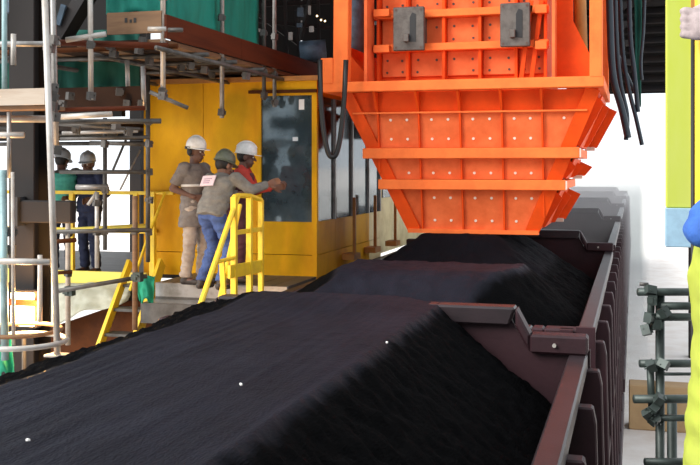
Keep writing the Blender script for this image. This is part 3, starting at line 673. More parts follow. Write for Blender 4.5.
for k, (u, v) in enumerate(((68, 233), (97, 232), (105, 232), (135, 231), (68, 273), (135, 277), (105, 190), (105, 144), (97, 203))): coup(ld, P(u, v, 11.0), k)
for u, v in ((69, 291), (137, 277)): shared('coupler', cpg, P(u, v, 10.8), ld)
for k, (u0, v0, u1, v1, m_) in enumerate(((58, 124, 140, 129, 'galv_dark'), (62, 133, 138, 131, 'galv'), (60, 139, 150, 137, 'galv_dark'), (64, 103, 90, 104, 'wood_pale'), (62, 92, 120, 90, 'wood_dark'))): tube(ld, P(u0, v0, 10.2 + k*.2), P(u1, v1, 10.3 + k*.2), m_, 'ledger', .02)
for k, (u, v) in enumerate(((62, 104), (70, 96), (120, 92), (128, 104), (116, 126), (128, 132), (76, 130))): coup(ld, P(u, v, 9.8), k)
# --- near scaffold poles at far left
ns = thing('scaffold', 'near scaffold poles with clamps at the far left', 'scaffold', P(50, 355, 7.9))
p0 = P(57.5, 354, 7.9)
tube(ns, p0, P(43.5, -40, 7.9), 'galv_light', 'standard', .026); tube(ns, P(56, 152, 8.2), P(52, -40, 8.2), 'galv', 'standard')
MB().box(p0.x - .08, p0.x + .08, p0.y - .07, p0.y + .07, p0.z - .015, p0.z).build('base_plate', 'galv_light', ns)
MB().tube([(p0.x, p0.y, 0), (p0.x, p0.y, p0.z - .015)], .035, 10).build('jack_pole', 'galv_dark', ns)
tube(ns, P(-15, 261, 7.9), P(50, 262, 7.9), 'galv_light', 'ledger', .026); tube(ns, P(5, 360, 8.0), P(3, 170, 8.0), 'teal_steel', 'standard', .03)
tube(ns, P(13.5, 345, 8.0), P(12.5, 172, 8.0), 'galv_light', 'standard', .015); tube(ns, P(-15, 135, 8.1), P(24, 135, 8.1), 'galv_light', 'ledger', .026)
tube(ns, P(9, 178, 8.1), P(9, 112, 8.1), 'galv', 'standard', .018); tube(ns, P(4.5, 90, 8.1), P(4.5, -30, 8.1), 'teal_steel', 'standard', .022)
tube(ns, P(13.5, 65, 8.2), P(13.5, 34, 8.2), 'galv_light', 'stub', .022); tube(ns, P(40, 322, 8.3), P(40, 255, 8.3), 'galv_light', 'stub', .02)
for k, (u, v) in enumerate(((49, 48), (53, 88), (54, 97), (54, 107), (55, 117), (56, 150), (10, 250), (54, 40), (12, 232))): coup(ns, P(u, v, 8.05), k)
# hoops of a ladder cage
hp_ = thing('hoop_guard', 'two pale steel hoops around the lamp at far left', 'hoop', P(18, 360, 8.0))
MB().ring(P(20, 341, 8.0), .36, .022, 32).build('hoop', 'galv_light', hp_, True); MB().ring(P(18, 330, 8.1), .34, .018, 32).build('hoop', 'wood', hp_, True)
MB().tube([P(0, 345, 8), P(0, 325, 8)], .012, 6).build('strap', 'galv', hp_)
# dark steel column and bracket beam
cl = thing('steel_column', 'dark brown steel column with a stub beam at left', 'column', P(23, 400, 9.0))
a, b = P(9, 0, 9), P(38, 0, 9)
MB().box(a.x, b.x, a.y, a.y + .02, 0, 7.6).build('flange', 'brown_steel', cl); MB().box(a.x, b.x, a.y + .26, a.y + .28, 0, 7.6).build('flange', 'brown_steel', cl)
MB().box((a.x+b.x)/2 - .01, (a.x+b.x)/2 + .01, a.y + .02, a.y + .26, 0, 7.6).build('web', 'brown_steel', cl)
q = P(26, 200, 8.95); q2 = P(86, 222, 8.95)
MB().box(q.x, q2.x, q.y - .1, q.y - .01, q2.z, q.z).build('stub_beam', 'brown_steel', cl, bevel=.01); MB().box(q.x - .03, q.x, q.y - .13, q.y, q2.z - .03, q.z + .03).build('end_plate', 'black', cl)
# floodlight: housing, tube lamps, grille
fl = thing('floodlight', 'glowing warm work floodlight at the foot of the column', 'lamp', P(24, 335, 8.7))
a, b = P(9, 328, 8.7), P(39, 290, 8.7)
MB().box(a.x, b.x, a.y + .03, a.y + .12, a.z, b.z).build('housing', 'dark_steel', fl, bevel=.01)
MB().box(a.x + .01, b.x - .01, a.y + .0, a.y + .03, P(0, 299, 8.7).z, b.z - .02).build('bulb', 'lamp_glow', fl, bevel=.01)
MB().box(a.x + .01, b.x - .01, a.y + .0, a.y + .03, a.z + .02, P(0, 305, 8.7).z).build('bulb', 'lamp_glow', fl, bevel=.01)
MB().box(a.x - .02, b.x + .05, a.y - .02, a.y + .03, P(0, 305, 8.7).z, P(0, 299, 8.7).z).build('cross_bar', 'rust', fl)
MB().tube([P(24, 330, 8.75), (P(24, 330, 8.75).x, P(24, 330, 8.75).y, 0)], .02, 8).build('stand', 'galv_dark', fl)
ll = bpy.data.lights.new('floodlight_glow', 'POINT'); ll.energy = 130; ll.color = (1, .55, .2); ll.shadow_soft_size = .12
lo = bpy.data.objects.new('floodlight_glow', ll); COL.objects.link(lo); lo.location = P(30, 309, 8.4)
# green debris nets
drape('debris_net', 'bright green debris net hung above the red-brown toe boards', 'net', P(106, -60, 9.7), P(166, -60, 9.7), P(166, 16, 9.7), P(106, 14, 9.7), 'net_green', .03, 20, 12, seed=11)
q = [PX(168, -40, DX - .1), PX(262, -30, DX - .1)]
drape('debris_net', 'green debris net behind the receding toe board over the cabin', 'net', (DX - .12, q[0].y, 7.2), (DX - .12, q[1].y - .1, 7.3), (DX - .12, q[1].y - .1, 6.12), (DX - .12, q[0].y, 6.1), 'net_green', .03, 26, 12, seed=12)
drape('debris_net', 'dark green net curtain behind the left scaffold poles', 'net', P(58, 30, 11.2), P(140, 30, 11.2), P(140, 92, 11.2), P(58, 92, 11.2), 'net_dark', .05, 24, 12, seed=13)
drape('debris_net', 'dark green net behind the pale board at far left', 'net', P(-20, 40, 11.3), P(56, 40, 11.3), P(56, 96, 11.3), P(-20, 96, 11.3), 'net_dark', .05, 24, 12, seed=14)
# dark machinery of the upper floor
um = thing('conveyor_drive', 'dark conveyor machinery at the upper left corner', 'machine', P(30, 60, 10.5))
MB().beam(P(96, -20, 10), P(58, 44, 10), .12, .2, (0, 1, 0)).build('strut', 'dark_steel', um); MB().box(P(-20, 0, 10.3).x, P(36, 0, 10.3).x, 7.3, 7.7, P(0, 28, 10.3).z, 7.0).build('housing', 'dark_steel', um, bevel=.03)
MB().beam(P(28, 66, 9.8), P(42, 48, 9.8), .08, .1).build('arm', 'galv', um); MB().box(P(19, 0, 9.8).x, P(31, 0, 9.8).x, P(25, 0, 9.8).y, P(25, 0, 9.8).y + .1, P(0, 74, 9.8).z, P(0, 60, 9.8).z).build('bracket', 'galv_light', um, bevel=.01)
MB().box(P(1, 0, 9.7).x, P(12, 0, 9.7).x, P(6, 0, 9.7).y, P(6, 0, 9.7).y + .1, P(0, 12, 9.7).z, P(0, -20, 9.7).z).build('panel', 'machine_blue', um)
MB().beam(P(58, 25, 9.9), P(64, 5, 9.9), .05, .05).build('rod', 'machine_blue', um)
MB().box(-10.5, -6.3, 11.5, 11.6, 5.35, 8.8).build('back_sheet', 'roof', um)
# ================================================================== dark shed behind and above
sh = thing('shed_structure', 'dark steel shed roof and rear framing above the cabin', 'building', (-6, 18, 0))
MB().box(-14, .9, 10.5, 30, 9.0, 9.1).build('roof_sheet', 'roof', sh)
for y in (11, 14.5, 18, 22, 26): MB().box(-14, .8, y - .08, y + .08, 8.7, 9.0).build('roof_beam', 'dark_steel', sh)
for x in (-13.5, -9.5): 
    for y in (18, 26): MB().box(x - .12, x + .12, y - .12, y + .12, 0, 8.7).build('column', 'dark_steel', sh)
for k, (x0, x1, z0, z1) in enumerate(((-8.5, -5.9, 5.86, 8.7), (-5.85, -5.1, 5.86, 8.7), (-5.0, -4.35, 5.86, 7.25), (-5.0, -4.35, 7.32, 8.7), (-4.25, -3.6, 5.86, 7.0), (-4.25, -3.6, 7.1, 8.7), (-3.5, -2.6, 5.2, 8.7))):
    MB().box(x0, x1, 17.4, 17.45, z0, z1).build('cladding_sheet', 'roof', sh)
for k, (u0, v0, u1, v1) in enumerate(((250, 20, 330, 28), (285, 0, 287, 62), (318, 0, 319, 56), (240, 50, 330, 70), (262, 5, 330, 2), (296, 10, 300, 60), (310, 0, 300, 40), (245, 5, 300, 45))):
    MB().beam(P(u0, v0, 15.6), P(u1, v1, 15.8), .05, .06).build('pipe', 'dark_steel' if k % 2 else 'brown_steel', sh)
MB().tube([P(300, 52, 15), P(326, 50, 15)], .16, 14).build('motor', 'machine_blue', sh, True)
for k, (u, v, w_, h_) in enumerate(((300, 12, 6, 9), (311, 29, 4, 6), (290, 36, 3.5, 8), (299, 25, 5, 4), (309, 10, 2, 9), (258, 30, 3, 3), (315, 58, 5, 2))):
    a = P(u, v, 15.3); MB().box(a.x - w_*.0075, a.x + w_*.0075, a.y, a.y + .05, a.z - h_*.0075, a.z + h_*.0075).build('junction_box', 'galv_light' if k % 3 else 'machine_blue', sh)
for u, v in ((317, 16), (321, 20), (325, 21)): MB().ball(P(u, v, 15.2), .015, n=8, m=6).build('indicator_lamp', 'lamp_small', sh, True)
# louvred fascia on the right
lv = thing('louvre_fascia', 'dark louvred fascia high behind the hanging hoses', 'louvre', (-.1, 26.2, 6.5))
for i in range(10):
    z = 6.58 + i*.24; MB().prism([(-1.6, 26, z), (-1.6, 26.16, z + .16), (-1.6, 26.16, z + .19), (-1.6, 26, z + .03)], (2.95, 0, 0)).build('slat', 'dark_steel', lv)
MB().box(-1.6, 1.35, 26.18, 26.22, 6.55, 9.0).build('backing', 'roof', lv)
for x in (-1.65, 1.3): MB().box(x, x + .1, 25.95, 26.25, 0 if x > 0 else 6.5, 9.0).build('frame_post', 'dark_steel', lv)
# hanging hoses, green strip and lattice right of the hopper
def hose(name, label, pts, r, m, grp=None):
    P3 = [P(*p) for p in pts]; out = []
    for i in range(len(P3) - 1):
        a = P3[max(i-1, 0)]; b = P3[i]; c = P3[i+1]; d = P3[min(i+2, len(P3)-1)]
        for t in range(6):
            t /= 6; out.append(.5*((2*b) + (c-a)*t + (2*a-5*b+4*c-d)*t*t + (3*b-a-3*c+d)*t**3))
    out.append(P3[-1]); return tag(MB().tube(out, r, 8).build(name, m, None, True), label, name.replace('_', ' '), grp)
HH = [('thick dark hose nearest the hopper post, curving right at its tip', [(608, -70, 12.6), (610, 20, 12.6), (613, 75, 12.6), (622, 110, 12.6), (628, 138, 12.6)], .045),
      ('second dark hose from the hopper, ending beside the first', [(614, -70, 12.8), (616, 30, 12.8), (620, 80, 12.8), (627, 115, 12.8), (626, 140, 12.8)], .03),
      ('long thin hose crossing to the lowest right tip', [(618, -70, 13), (622, 40, 13), (628, 85, 13), (636, 118, 13), (642, 145, 13)], .028),
      ('dark hose hanging straight beside the green strip', [(628, -70, 13), (630, 30, 13), (634, 70, 13), (638, 112, 13)], .03),
      ('bundle hose slanting behind the other hoses', [(606, -60, 13.4), (612, 40, 13.4), (620, 60, 13.4), (634, 92, 13.4)], .03),
      ('outer dark hose right of the green strip', [(646, -70, 13.2), (644, 20, 13.2), (641, 60, 13.2), (642, 80, 13.2)], .02)]
for l, pts, r in HH: hose('hanging_hose', l, pts, r, 'hose_blue', 'hoses hanging right of the hopper')
drape('debris_net', 'narrow green net strip hanging among the hoses', 'net', P(633, -60, 13.3), P(642, -60, 13.3), P(641, 104, 13.3), P(636, 108, 13.3), 'net_dark', .03, 6, 16, seed=21)
lt = thing('lattice_mast', 'dark lattice mast right of the hopper frame', 'mast', P(618, 60, 14))
for u in (607, 619): MB().beam(P(u, 75, 14), P(u, -70, 14), .07, .07, (0, 1, 0)).build('chord', 'dark_steel', lt)
for i in range(7):
    v = -60 + i*19; MB().beam(P(607, v, 14), P(625, v + 12, 14), .05, .05, (0, 1, 0)).build('lacing', 'dark_steel', lt); MB().beam(P(605, v + 8, 14.1), P(632, v + 8, 14.1), .07, .08).build('cross_member', 'dark_steel', lt)
MB().box(P(606, 0, 14.2).x, P(622, 0, 14.2).x, P(606, 0, 14.2).y, P(606, 0, 14.2).y + .03, 5.95, 8.6).build('cable_tray', 'roof', lt)

# ================================================================== right side
kb = tag(MB().box(-.09, 9, 18.6, 19.1, 0, .80).build('kerb_wall', 'kerb', None, bevel=.02), 'low tan concrete kerb wall beyond the right scaffold', 'wall')
tag(MB().tube([(-.02, 14.7, .004), (-.02, 14.7, .008)], .45, 24).build('puddle', 'water'), 'shallow bluish puddle on the ground beside the wagons', 'puddle')
rs = thing('scaffold', 'dark greenish scaffold post with stacked clamps at lower right', 'scaffold', P(660, 500, 6))
R = lambda u, v: P(u, v, 6.0)
c0 = R(660, 290); tube(rs, (c0.x, c0.y, 0), c0, 'galv_green', 'standard', .027)
c1 = P(672, 400, 6.2); tube(rs, (c1.x, c1.y, 0), c1, 'galv_green', 'standard', .03)
for v, u0, u1, r in ((292, 638, 705, .024), (306, 660, 705, .024), (317, 655, 705, .024), (363.5, 640, 705, .024), (374, 664, 705, .01), (399, 634, 705, .026), (418, 655, 705, .02), (462, 645, 705, .024)):
    tube(rs, P(u0, v, 5.95), P(u1, v, 6.0), 'galv_green', 'ledger', r)
tube(rs, R(650, 330), R(652, 286), 'galv_green', 'stub', .022); tube(rs, R(652, 410), R(650, 364), 'galv_green', 'stub', .022)
for k, (u, v) in enumerate(((652, 300), (650, 318), (657, 325), (647, 330), (664, 312), (650, 366), (652, 410), (648, 414), (655, 420), (660, 399), (664, 364), (650, 290))): shared('coupler', cpg, P(u, v, 5.93), rs, (k*.1, k*.1, k)).scale = (.55, .6, .6)
tube(rs, R(640, 284), R(648, 284.5), 'galv_dark', 'stub', .012)
pz = 3.1
pf = thing('platform', 'steel access platform beside the near wagon at right', 'platform', (.8, 1.4, 0))
MB().box(.1, 1.6, -1.2, 4.0, pz - .06, pz).build('deck', 'galv_dark', pf)
for x in (.25, 1.5):
    for y in (-1, 3.8): MB().box(x - .05, x + .05, y - .05, y + .05, 0, pz - .06).build('leg', 'galv_dark', pf)
pil = thing('hanging_beam', 'lime yellow steel beam with pale blue bolted foot at right', 'beam', P(679, 247, 5))
a, b = P(666, 208, 5), P(693, 208, 5)
MB().box(a.x, b.x, a.y, a.y + .1, a.z, 7.2).build('beam', 'lime', pil, bevel=.006)
MB().box(b.x - .012, b.x + .006, a.y - .008, a.y + .1, a.z, 7.2).build('edge_strip', 'ochre', pil)
MB().box(a.x - .003, b.x + .002, a.y - .012, a.y + .1, P(0, 247, 5).z, a.z).build('foot_plate', 'blue_plate', pil, bevel=.004)
bb, _ = MB().tube([(0, 0, 0), (0, -.02, 0)], .016, 10).tube([(0, -.02, 0), (0, -.03, 0)], .009, 8).mesh('bolt_blue', 'machine_blue')
for v in (219, 237): shared('bolt', bb, P(680, v, 5) + Vector((0, -.012, 0)), pil)
MB().box(a.x - .3, 3.0, a.y, a.y + .12, 7.2, 7.35).build('header', 'lime', pil); MB().box(2.9, 3.02, a.y, a.y + .12, 0, 7.2).build('support_post', 'lime', pil)
yp = thing('yellow_post', 'slim yellow grab post held by the gloved hand at right edge', 'post', (P(700, 0, 3.15).x, P(700, 0, 3.15).y, pz))
c = P(701, 100, 3.15); MB().tube([(c.x, c.y, pz), (c.x, c.y, 6.6)], .019, 12).build('tube', 'yellow_bright', yp, True)
c = P(693, 100, 3.17); MB().tube([(c.x, c.y, pz), (c.x, c.y, P(0, 36, 3.17).z)], .007, 8).build('cable', 'black', yp, True)

# unseen wall added to shade the coal flank and wagon sides
sw = struct(link('added_shade_wall', None, (2.1, 2, 0))); tag(sw, 'dark wall added out of view to shade the coal and wagons', 'wall')
for i in range(10): MB().box(2.08, 2.14, -4 + i*1.0 + .01, -3 + i*1.0 - .01, 0, 8.5).build('cladding_sheet', 'dark_steel', sw)
for y in (-3.9, 1.0, 5.9): MB().box(2.14, 2.34, y - .1, y + .1, 0, 8.5).build('post', 'dark_steel', sw)
# drifting dust over the far end of the train
hz = MB().box(-5.5, .30, 19.5, 60, .02, 4.15).build('dust_haze', None); hz['kind'] = 'stuff'; tag(hz, 'pale dust haze hanging over the far wagons', 'haze')
hm_ = bpy.data.materials.new('haze'); hm_.use_nodes = True; hm_.node_tree.nodes.clear()
vo = hm_.node_tree.nodes.new('ShaderNodeVolumeScatter'); vo.inputs['Color'].default_value = (1, .93, .94, 1); vo.inputs['Density'].default_value = .05; vo.inputs['Anisotropy'].default_value = .3
ho = hm_.node_tree.nodes.new('ShaderNodeOutputMaterial'); hm_.node_tree.links.new(vo.outputs[0], ho.inputs['Volume']); hz.data.materials.append(hm_)

# ================================================================== people
LC = bpy.context.view_layer.layer_collection.children[COL.name]; LC.exclude = True     # keep modifier evaluation light while bodies are shaped
def remesh(mb, name, m, parent, voxel, smooth_it=6, fold=0.0, seed=0):
    me, c = mb.mesh(name, None, True); tmp = bpy.data.objects.new('tmp', me); scene.collection.objects.link(tmp)
    r = tmp.modifiers.new('r', 'REMESH'); r.mode = 'VOXEL'; r.voxel_size = voxel; r.use_smooth_shade = True
    s = tmp.modifiers.new('s', 'SMOOTH'); s.factor = .5; s.iterations = smooth_it
    dg = bpy.context.evaluated_depsgraph_get(); me2 = bpy.data.meshes.new_from_object(tmp.evaluated_get(dg)) ; bpy.data.objects.remove(tmp); o = link(name, me2, c, parent)
    me2.name = name; me2.materials.clear(); me2.materials.append(MAT[m])
    if fold:
        nv = len(me2.vertices); co = np.empty(nv*3, 'f'); no = np.empty(nv*3, 'f'); me2.vertices.foreach_get('co', co); me2.vertices.foreach_get('normal', no)
        co = co.reshape(-1, 3); no = no.reshape(-1, 3)
        k = np.array([noise.fractal(Vector((float(x)*7, float(y)*7, float(z)*16 + seed)), 1, 2, 2) for x, y, z in co], 'f')
        me2.vertices.foreach_set('co', (co + no * (fold * k)[:, None]).ravel()); me2.update()
    for p in me2.polygons: p.use_smooth = True
    bpy.data.meshes.remove(me); return o
def person(label, base, heading, J, cl, group=None):
    """base: feet position; heading: angle the person faces (0 = +Y, clockwise towards +X is negative). J overrides joints (x right, y forward, z up)."""
    base = Vector(base); root = thing('person', label, 'person', base, group)
    Rz = Matrix.Rotation(heading, 3, 'Z')
    j = dict(pel=(0, 0, .95), chest=(0, 0, 1.26), neck=(0, -.005, 1.46), head=(0, .025, 1.60), hyaw=0, hpitch=0,
             shl=(-.185, 0, 1.42), shr=(.185, 0, 1.42), ell=(-.25, -.03, 1.13), elr=(.25, -.03, 1.13), wrl=(-.25, .06, .88), wrr=(.25, .06, .88),
             hpl=(-.09, 0, .92), hpr=(.09, 0, .92), knl=(-.105, .03, .50), knr=(.105, .03, .50), anl=(-.11, -.02, .09), anr=(.11, -.02, .09), hdl=None, hdr=None)
    j.update(J); sz = cl.get('sz', 1.0)
    j = {k: ((v[0], v[1], v[2]*sz) if isinstance(v, tuple) and k not in ('hdl', 'hdr', 'anl', 'anr') else v) for k, v in j.items()}
    G = lambda p: base + Rz @ Vector(p)
    V = {k: (G(v) if isinstance(v, tuple) else v) for k, v in j.items()}
    rx = (V['shr'] - V['shl']).normalized(); hipx = (V['hpr'] - V['hpl']).normalized(); up = Vector((0, 0, 1))
    axis = (V['neck'] - V['pel']).normalized(); fy = axis.cross(rx).normalized() * 1.0
    Rh = Rz @ Matrix.Rotation(j['hyaw'], 3, 'Z') @ Matrix.Rotation(j['hpitch'], 3, 'X')
    H = V['head']; HL = lambda x, y, z: H + Rh @ Vector((x, y, z))
    b = MB()
    # torso, neck
    def L(p, q, k): return p*(1-k) + q*k
    torso = [(V['pel'] - axis*.06, .13, .10), (V['pel'] + axis*.05, .155, .115), (L(V['pel'], V['chest'], .5), .145, .105), (V['chest'], .165, .12), (L(V['chest'], V['neck'], .55), .17, .105), (L(V['chest'], V['neck'], .85), .10, .075)]
    b.loft([(c, rx*a, fy*d) for c, a, d in torso]); b.cap(L(V['chest'], V['neck'], .7), H - Rh @ Vector((0, .02, .05)), .062, .055)
    # head: cranium, jaw, nose, ears, brow
    b.ball(HL(0, -.012, .03), .078, .096, .098, 18, 12, Rh); b.ball(HL(0, .022, -.05), .058, .068, .065, 14, 10, Rh); b.ball(HL(0, .055, -.095), .03, .028, .022, 10, 7, Rh)
    b.cap(HL(0, .088, .01), HL(0, .112, -.025), .011, .016, 8); b.cap(HL(-.04, .075, .028), HL(.04, .075, .028), .016, .016, 8)
    b.cap(HL(-.02, .086, -.06), HL(.02, .086, -.06), .011, .011, 8)
    for s in (-1, 1): b.ball(HL(s*.08, -.005, -.005), .014, .026, .036, 8, 6, Rh)
    # limbs and hands
    for s, sh, el, wr, hd in ((-1, 'shl', 'ell', 'wrl', 'hdl'), (1, 'shr', 'elr', 'wrr', 'hdr')):
        b.cap(V[sh], V[el], .052, .042); b.cap(V[el], V[wr], .042, .029)
        fwd = (V[wr] - V[el]).normalized() if V[hd] is None else (Rz @ Vector(j[hd])).normalized()
        side = fwd.cross(rx)
        side = fy.copy() if side.length < .2 else side.normalized(); side = (side - fwd*side.dot(fwd)).normalized(); palm = fwd.cross(side)
        k = V[wr] + fwd*.085
        b.loft([(V[wr] - fwd*.01, side*.027, palm*.020), (V[wr] + fwd*.04, side*.04, palm*.017), (k, side*.042, palm*.014)], 12)
        curl = palm * s
        if cl.get('gloved') == s: continue       # the fingers of this hand are inside its glove
        for q, ln in zip((-.033, -.011, .011, .033), (.066, .08, .084, .074)):
            p0 = k + side*q - fwd*.01; p1 = p0 + fwd*ln*.55 - curl*.006; p2 = p1 + fwd*ln*.32 - curl*ln*.35; p3 = p2 + fwd*ln*.1 - curl*ln*.3
            b.cap(p0, p1, .0098, .009, 8); b.cap(p1, p2, .009, .0085, 8); b.cap(p2, p3, .0085, .0078, 8)
        t0 = V[wr] + fwd*.03 + side*.028; t1 = t0 + fwd*.035 + side*.03; t2 = t1 + fwd*.035 + side*.006 - curl*.012
        b.cap(t0, t1, .014, .011, 8); b.cap(t1, t2, .011, .009, 8)
    for hp, kn, an in (('hpl', 'knl', 'anl'), ('hpr', 'knr', 'anr')):
        b.cap(V[hp], V[kn], .085, .055); b.cap(V[kn], V[an], .052, .036)
        b.cap(V[an] - up*.03, V[an] + Rz @ Vector((0, .14, -.055)), .04, .032)
    body = remesh(b, 'body', cl.get('skin', 'skin'), root, .0078, 3)
    # shirt
    s_ = MB(); hem = cl.get('hem', .06); fw = cl.get('bulk', 1.0)
    tr = [(V['pel'] - axis*hem, (.178 + .2*max(0, hem - .1))*fw, (.135 + .2*max(0, hem - .1))*fw), (V['pel'] + axis*.07, .178*fw, .138*fw), (L(V['pel'], V['chest'], .5), .172*fw, .13*fw), (V['chest'], .188*fw, .143*fw), (L(V['chest'], V['neck'], .5), .195*fw, .132*fw), (L(V['chest'], V['neck'], .8), .15, .10), (L(V['chest'], V['neck'], 1.0), .078, .075)]
    s_.loft([(c, rx*a, fy*d) for c, a, d in tr], 24)
    slv = cl.get('sleeve', 1.0)     # 1 = to the wrist, 0.5 = elbow
    for sh, el, wr in (('shl', 'ell', 'wrl'), ('shr', 'elr', 'wrr')):
        s_.ball(V[sh], .075); 
        if slv >= .95:
            s_.tube([V[sh], V[el]], .074, 14, True, .06); s_.ball(V[el], .06); s_.tube([V[el], L(V[el], V[wr], .93)], .06, 14, True, .047)
        else: s_.tube([V[sh], L(V[sh], V[el], .8)], .074, 14, True, .068)
    shirt = remesh(s_, 'shirt', cl['shirt'], root, .011, 4, .014, 3)
    if cl.get('vest'):
        v_ = MB(); v_.loft([(c, rx*a*1.09, fy*d*1.14) for c, a, d in [(V['pel'] - axis*cl.get('vest_hem', .10), .18*fw, .14*fw)] + tr[1:5] + [(L(V['chest'], V['neck'], .78), .15, .115)]], 24)
        remesh(v_, 'vest', cl['vest'], root, .011, 3, .007, 5)
    # trousers
    t_ = MB(); t_.loft([(V['pel'] + axis*.07, hipx*.165, fy*.12), (V['pel'] - up*.03, hipx*.175, fy*.128), (V['pel'] - up*.13, hipx*.15, fy*.11)], 20)
    for hp, kn, an in (('hpl', 'knl', 'anl'), ('hpr', 'knr', 'anr')):
        t_.cap(V[hp] - up*.03, V[kn], .098, .075, 14); t_.ball(V[kn], .075); t_.tube([V[kn], V[an] + up*.0], .075, 14, True, .066)
    remesh(t_, 'trousers', cl['trousers'], root, .011, 4, .016, 9)
    for an in ('anl', 'anr'):
        bt_ = MB(); a_ = V[an]; f_ = Rz @ Vector((0, 1, 0)); z0 = base.z
        bt_.tube([a_ + up*.05, Vector((a_.x, a_.y, z0 + .035))], .05, 12); bt_.cap(Vector((a_.x, a_.y, z0 + .042)) - f_*.03, Vector((a_.x, a_.y, z0 + .036)) + f_*.15, .042, .036)
        bt_.box(a_.x-.01, a_.x+.01, a_.y-.01, a_.y+.01, z0 + .001, z0 + .02)
        remesh(bt_, 'boot', 'boot', root, .01, 2)
    # face
    for s in (-1, 1): MB().ball(HL(s*.03, .083, .008), .0115, .009, .009, 10, 7, Rh).ball(HL(s*.03, .0905, .008), .005, .003, .005, 8, 5, Rh).build('eye', 'eye', root, True)
    MB().cap(HL(-.02, .096, -.06), HL(.02, .096, -.06), .0045, .0045, 8).build('mouth', 'lip', root, True)
    hr = MB(); hr.ball(HL(0, -.03, .022), .085, .09, .095, 16, 10, Rh); hb = hr.build('hair', 'hair', root, True)
    # safety helmet: dome, ridge, brim, peak
    hm = MB(); n = 22
    prof = [(1.0, .0), (1.0, .03), (.97, .06), (.86, .095), (.65, .122), (.35, .138), (.03, .143)]
    rings = [(HL(0, -.008, .045 + z), Rh @ Vector((.105*k, 0, 0)), Rh @ Vector((0, .128*k, 0))) for k, z in prof]
    hm.loft(rings, n)
    hel = hm.build('helmet', cl['helmet'], root, True)
    rb = MB(); rb.tube([HL(0, -.008 + .128*math.cos(t)*.99, .075 + .116*math.sin(t)) for t in [math.pi*(.12 + .76*i/10) for i in range(11)]], .011, 8); rb.build('ridge', cl['helmet'], hel, True)
    bm_ = MB(); pts = []
    for i in range(24):
        a_ = 2*math.pi*i/24; ex = .012 + .05*max(0, math.sin(a_))**2
        pts.append((math.cos(a_)*(.105 + ex*.5), -.008 + math.sin(a_)*(.128 + ex), .05 - .012*max(0, math.sin(a_))))
    bm_.prism([HL(*p) for p in pts], Rh @ Vector((0, 0, -.008))); bm_.build('brim', cl['helmet'], hel)
    if cl.get('band'):
        MB().loft([(HL(0, -.03, .03), Rh @ Vector((.108, 0, 0)), Rh @ Vector((0, .118, 0))), (HL(0, -.03, .06), Rh @ Vector((.108, 0, 0)), Rh @ Vector((0, .118, 0)))], 20).build('head_band', 'black', hel)
        for s in (-1, 1): MB().ball(HL(s*.1, -.02, .0), .022, .035, .045, 10, 8, Rh).build('ear_muff', 'black', hel, True)
    root['_v'] = 0; del root['_v']
    return root, V, rx, fy, axis, tr
def at_feet(u, d, z=PZ):
    p = P(u, 0, d); return (p.x, p.y, z)
RT = -math.pi/2     # facing +X
# A: standing in profile, hand at his belt
r, V, rx, fy, ax, tr = person('worker in grey shirt and pale trousers standing left of the group', at_feet(194.5, 11.62), RT - .1,
    dict(hyaw=-.15, hpitch=-.08, shr=(.17, -.03, 1.41), elr=(.20, -.17, 1.16), wrr=(.14, .08, 1.06), hdr=(-.5, .8, -.1), shl=(-.17, .03, 1.41), ell=(-.2, .10, 1.14), wrl=(-.14, .26, 1.12), hdl=(.5, .8, .2),
         knl=(-.1, .06, .5), anl=(-.1, .04, .09), anr=(.1, -.06, .09), knr=(.1, 0, .5)),
    dict(shirt='shirt_grey', trousers='trouser_beige', helmet='helmet_white', sleeve=.6, hem=.24, bulk=1.02, sz=.958, band=True, skin='skin_dark'))
def stripe(par, c, rx, fy, a, d, h, m, name='reflective_stripe'):
    MB().loft([(c - Vector((0, 0, h/2)), rx*a, fy*d), (c + Vector((0, 0, h/2)), rx*a, fy*d)], 28).build(name, m, par, True)
shirtA = [c for c in r.children if c.name.startswith('shirt')][0]
stripe(shirtA, V['chest'] - ax*.06, rx, fy, .194, .152, .028, 'reflective')
# B: leaning, back to the viewer
r, V, rx, fy, ax, tr = person('worker in grey shirt and blue jeans seen from behind, leaning right', at_feet(216, 11.15), -.42,
    dict(pel=(0, -.06, .87), chest=(.0, .05, 1.12), neck=(-.03, .15, 1.27), head=(-.08, .20, 1.37), hyaw=-.1, hpitch=-.3, shl=(-.2, .10, 1.22), shr=(.19, .12, 1.24), hpl=(-.09, -.06, .85), hpr=(.09, -.06, .85),
         ell=(-.25, .28, 1.02), wrl=(-.1, .46, 1.05), elr=(.32, .24, 1.10), wrr=(.35, .46, 1.16), hdr=(0, 1, .3), knl=(-.12, .08, .47), knr=(.12, .10, .47), anl=(-.13, -.1, .09), anr=(.12, -.04, .09)),
    dict(shirt='shirt_grey2', trousers='jeans', helmet='helmet_olive', sleeve=1.0, hem=.08, bulk=1.05))
shirtB = [c for c in r.children if c.name.startswith('shirt')][0]
bc = V['chest'] + (V['neck'] - V['chest'])*.25; back = -fy if fy.y > 0 else fy
pc = bc + back*.168 - rx*.03 - ax*.03
pt = MB().beam(pc - rx*.10, pc + rx*.10, .012, .125, ax).build('back_patch', 'patch_pink', shirtB)
for k in (.02, -.005, -.03): MB().beam(pc + back*.008 - rx*.06 + ax*k, pc + back*.008 + rx*(.06 if k > 0 else .035) + ax*k, .004, .009, ax).build('patch_line', 'text_mauve', pt)
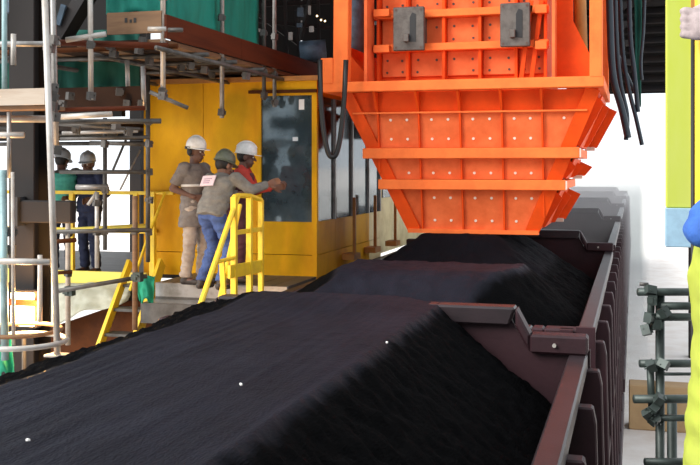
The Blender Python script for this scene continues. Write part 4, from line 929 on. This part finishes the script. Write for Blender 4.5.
# C: behind B, profile to the window, red sleeves
person('worker in white helmet and red sleeves facing the cabin window', at_feet(238, 11.8), RT + .25,
    dict(pel=(0, -.02, .92), chest=(0, .03, 1.22), neck=(0, .06, 1.42), head=(0, .10, 1.55), hpitch=-.1, shl=(-.18, .06, 1.38), shr=(.18, .06, 1.38), elr=(.24, .2, 1.16), wrr=(.14, .42, 1.18), hdr=(-.1, 1, .1), ell=(-.24, .18, 1.14), wrl=(-.12, .4, 1.2), hdl=(.1, 1, .1)),
    dict(shirt='red_cloth', vest='maroon_cloth', trousers='maroon_cloth', helmet='helmet_white', sleeve=1.0, skin='skin_dark', sz=.95))
# D, E: on the left platform
person('worker in teal vest and grey helmet behind the left railing', at_feet(62, 13.7, PZ - .1), RT + 2.4,
    dict(hyaw=-.9, hpitch=-.25, head=(.02, .06, 1.57), elr=(.3, .1, 1.15), wrr=(.2, .3, 1.12), ell=(-.3, .1, 1.15), wrl=(-.2, .3, 1.12)),
    dict(shirt='shirt_grey2', vest='teal_cloth', trousers='navy', helmet='helmet_grey', skin='skin_dark', sz=.975))
person('worker in navy clothes and white helmet behind the left railing', at_feet(90, 13.7, PZ - .1), math.pi - .3,
    dict(hyaw=.4, hpitch=-.1, head=(0, .04, 1.56), elr=(.3, .02, 1.13), wrr=(.16, .24, 1.08), ell=(-.32, .0, 1.14), wrl=(-.26, .22, 1.08), hdr=(-.6, .8, 0)),
    dict(shirt='navy', trousers='navy', helmet='helmet_grey', skin='skin_dark', bulk=1.1, sz=.955))
# F: at the right edge, arm raised to the yellow post
hand = P(694.5, 24, 3.05)
bF = Vector((.345, 3.22, pz)); hd_ = math.radians(75)        # faces the train
inv = Matrix.Rotation(-hd_, 3, 'Z')
hl = inv @ (hand - bF)
r, V, rx, fy, ax, tr = person('worker in lime vest and blue sleeves gripping the yellow post at right edge', bF, hd_,
    dict(hyaw=-1.4, head=(.02, -.06, 1.6), neck=(0, -.03, 1.46), shl=(-.19, .08, 1.43), ell=(hl.x - .03, hl.y - .24, 1.66), wrl=(hl.x, hl.y - .085, hl.z - .02), hdl=(0.02, 1, .12)),
    dict(shirt='blue_cloth', vest='hivis', trousers='hivis', helmet='helmet_white', sleeve=1.0, bulk=1.12, skin='skin', gloved=-1, vest_hem=.36))
gl = MB(); hw = V['wrl']; f_ = (hand - hw).normalized(); sd_ = Vector((0, 0, 1)); pm_ = f_.cross(sd_).normalized()
gl.loft([(hw - f_*.04, sd_*.042, pm_*.036), (hw + f_*.03, sd_*.046, pm_*.03), (hw + f_*.085, sd_*.048, pm_*.026)], 14)
for q in (-.036, -.012, .012, .036):
    p0 = hw + f_*.08 + sd_*q; p1 = p0 + f_*.035 - pm_*.005; p2 = p1 + f_*.012 + pm_*.03; p3 = p2 - f_*.025 + pm_*.012
    gl.cap(p0, p1, .014, .013, 8); gl.cap(p1, p2, .013, .0125, 8); gl.cap(p2, p3, .0125, .011, 8)
t0 = hw + f_*.03 + sd_*.035; gl.cap(t0, t0 + f_*.04 + sd_*.02 + pm_*.02, .017, .014, 8); gl.cap(t0 + f_*.04 + sd_*.02 + pm_*.02, t0 + f_*.07 + sd_*.005 + pm_*.03, .014, .012, 8)
remesh(gl, 'glove', 'glove', r, .006, 3)

LC.exclude = False
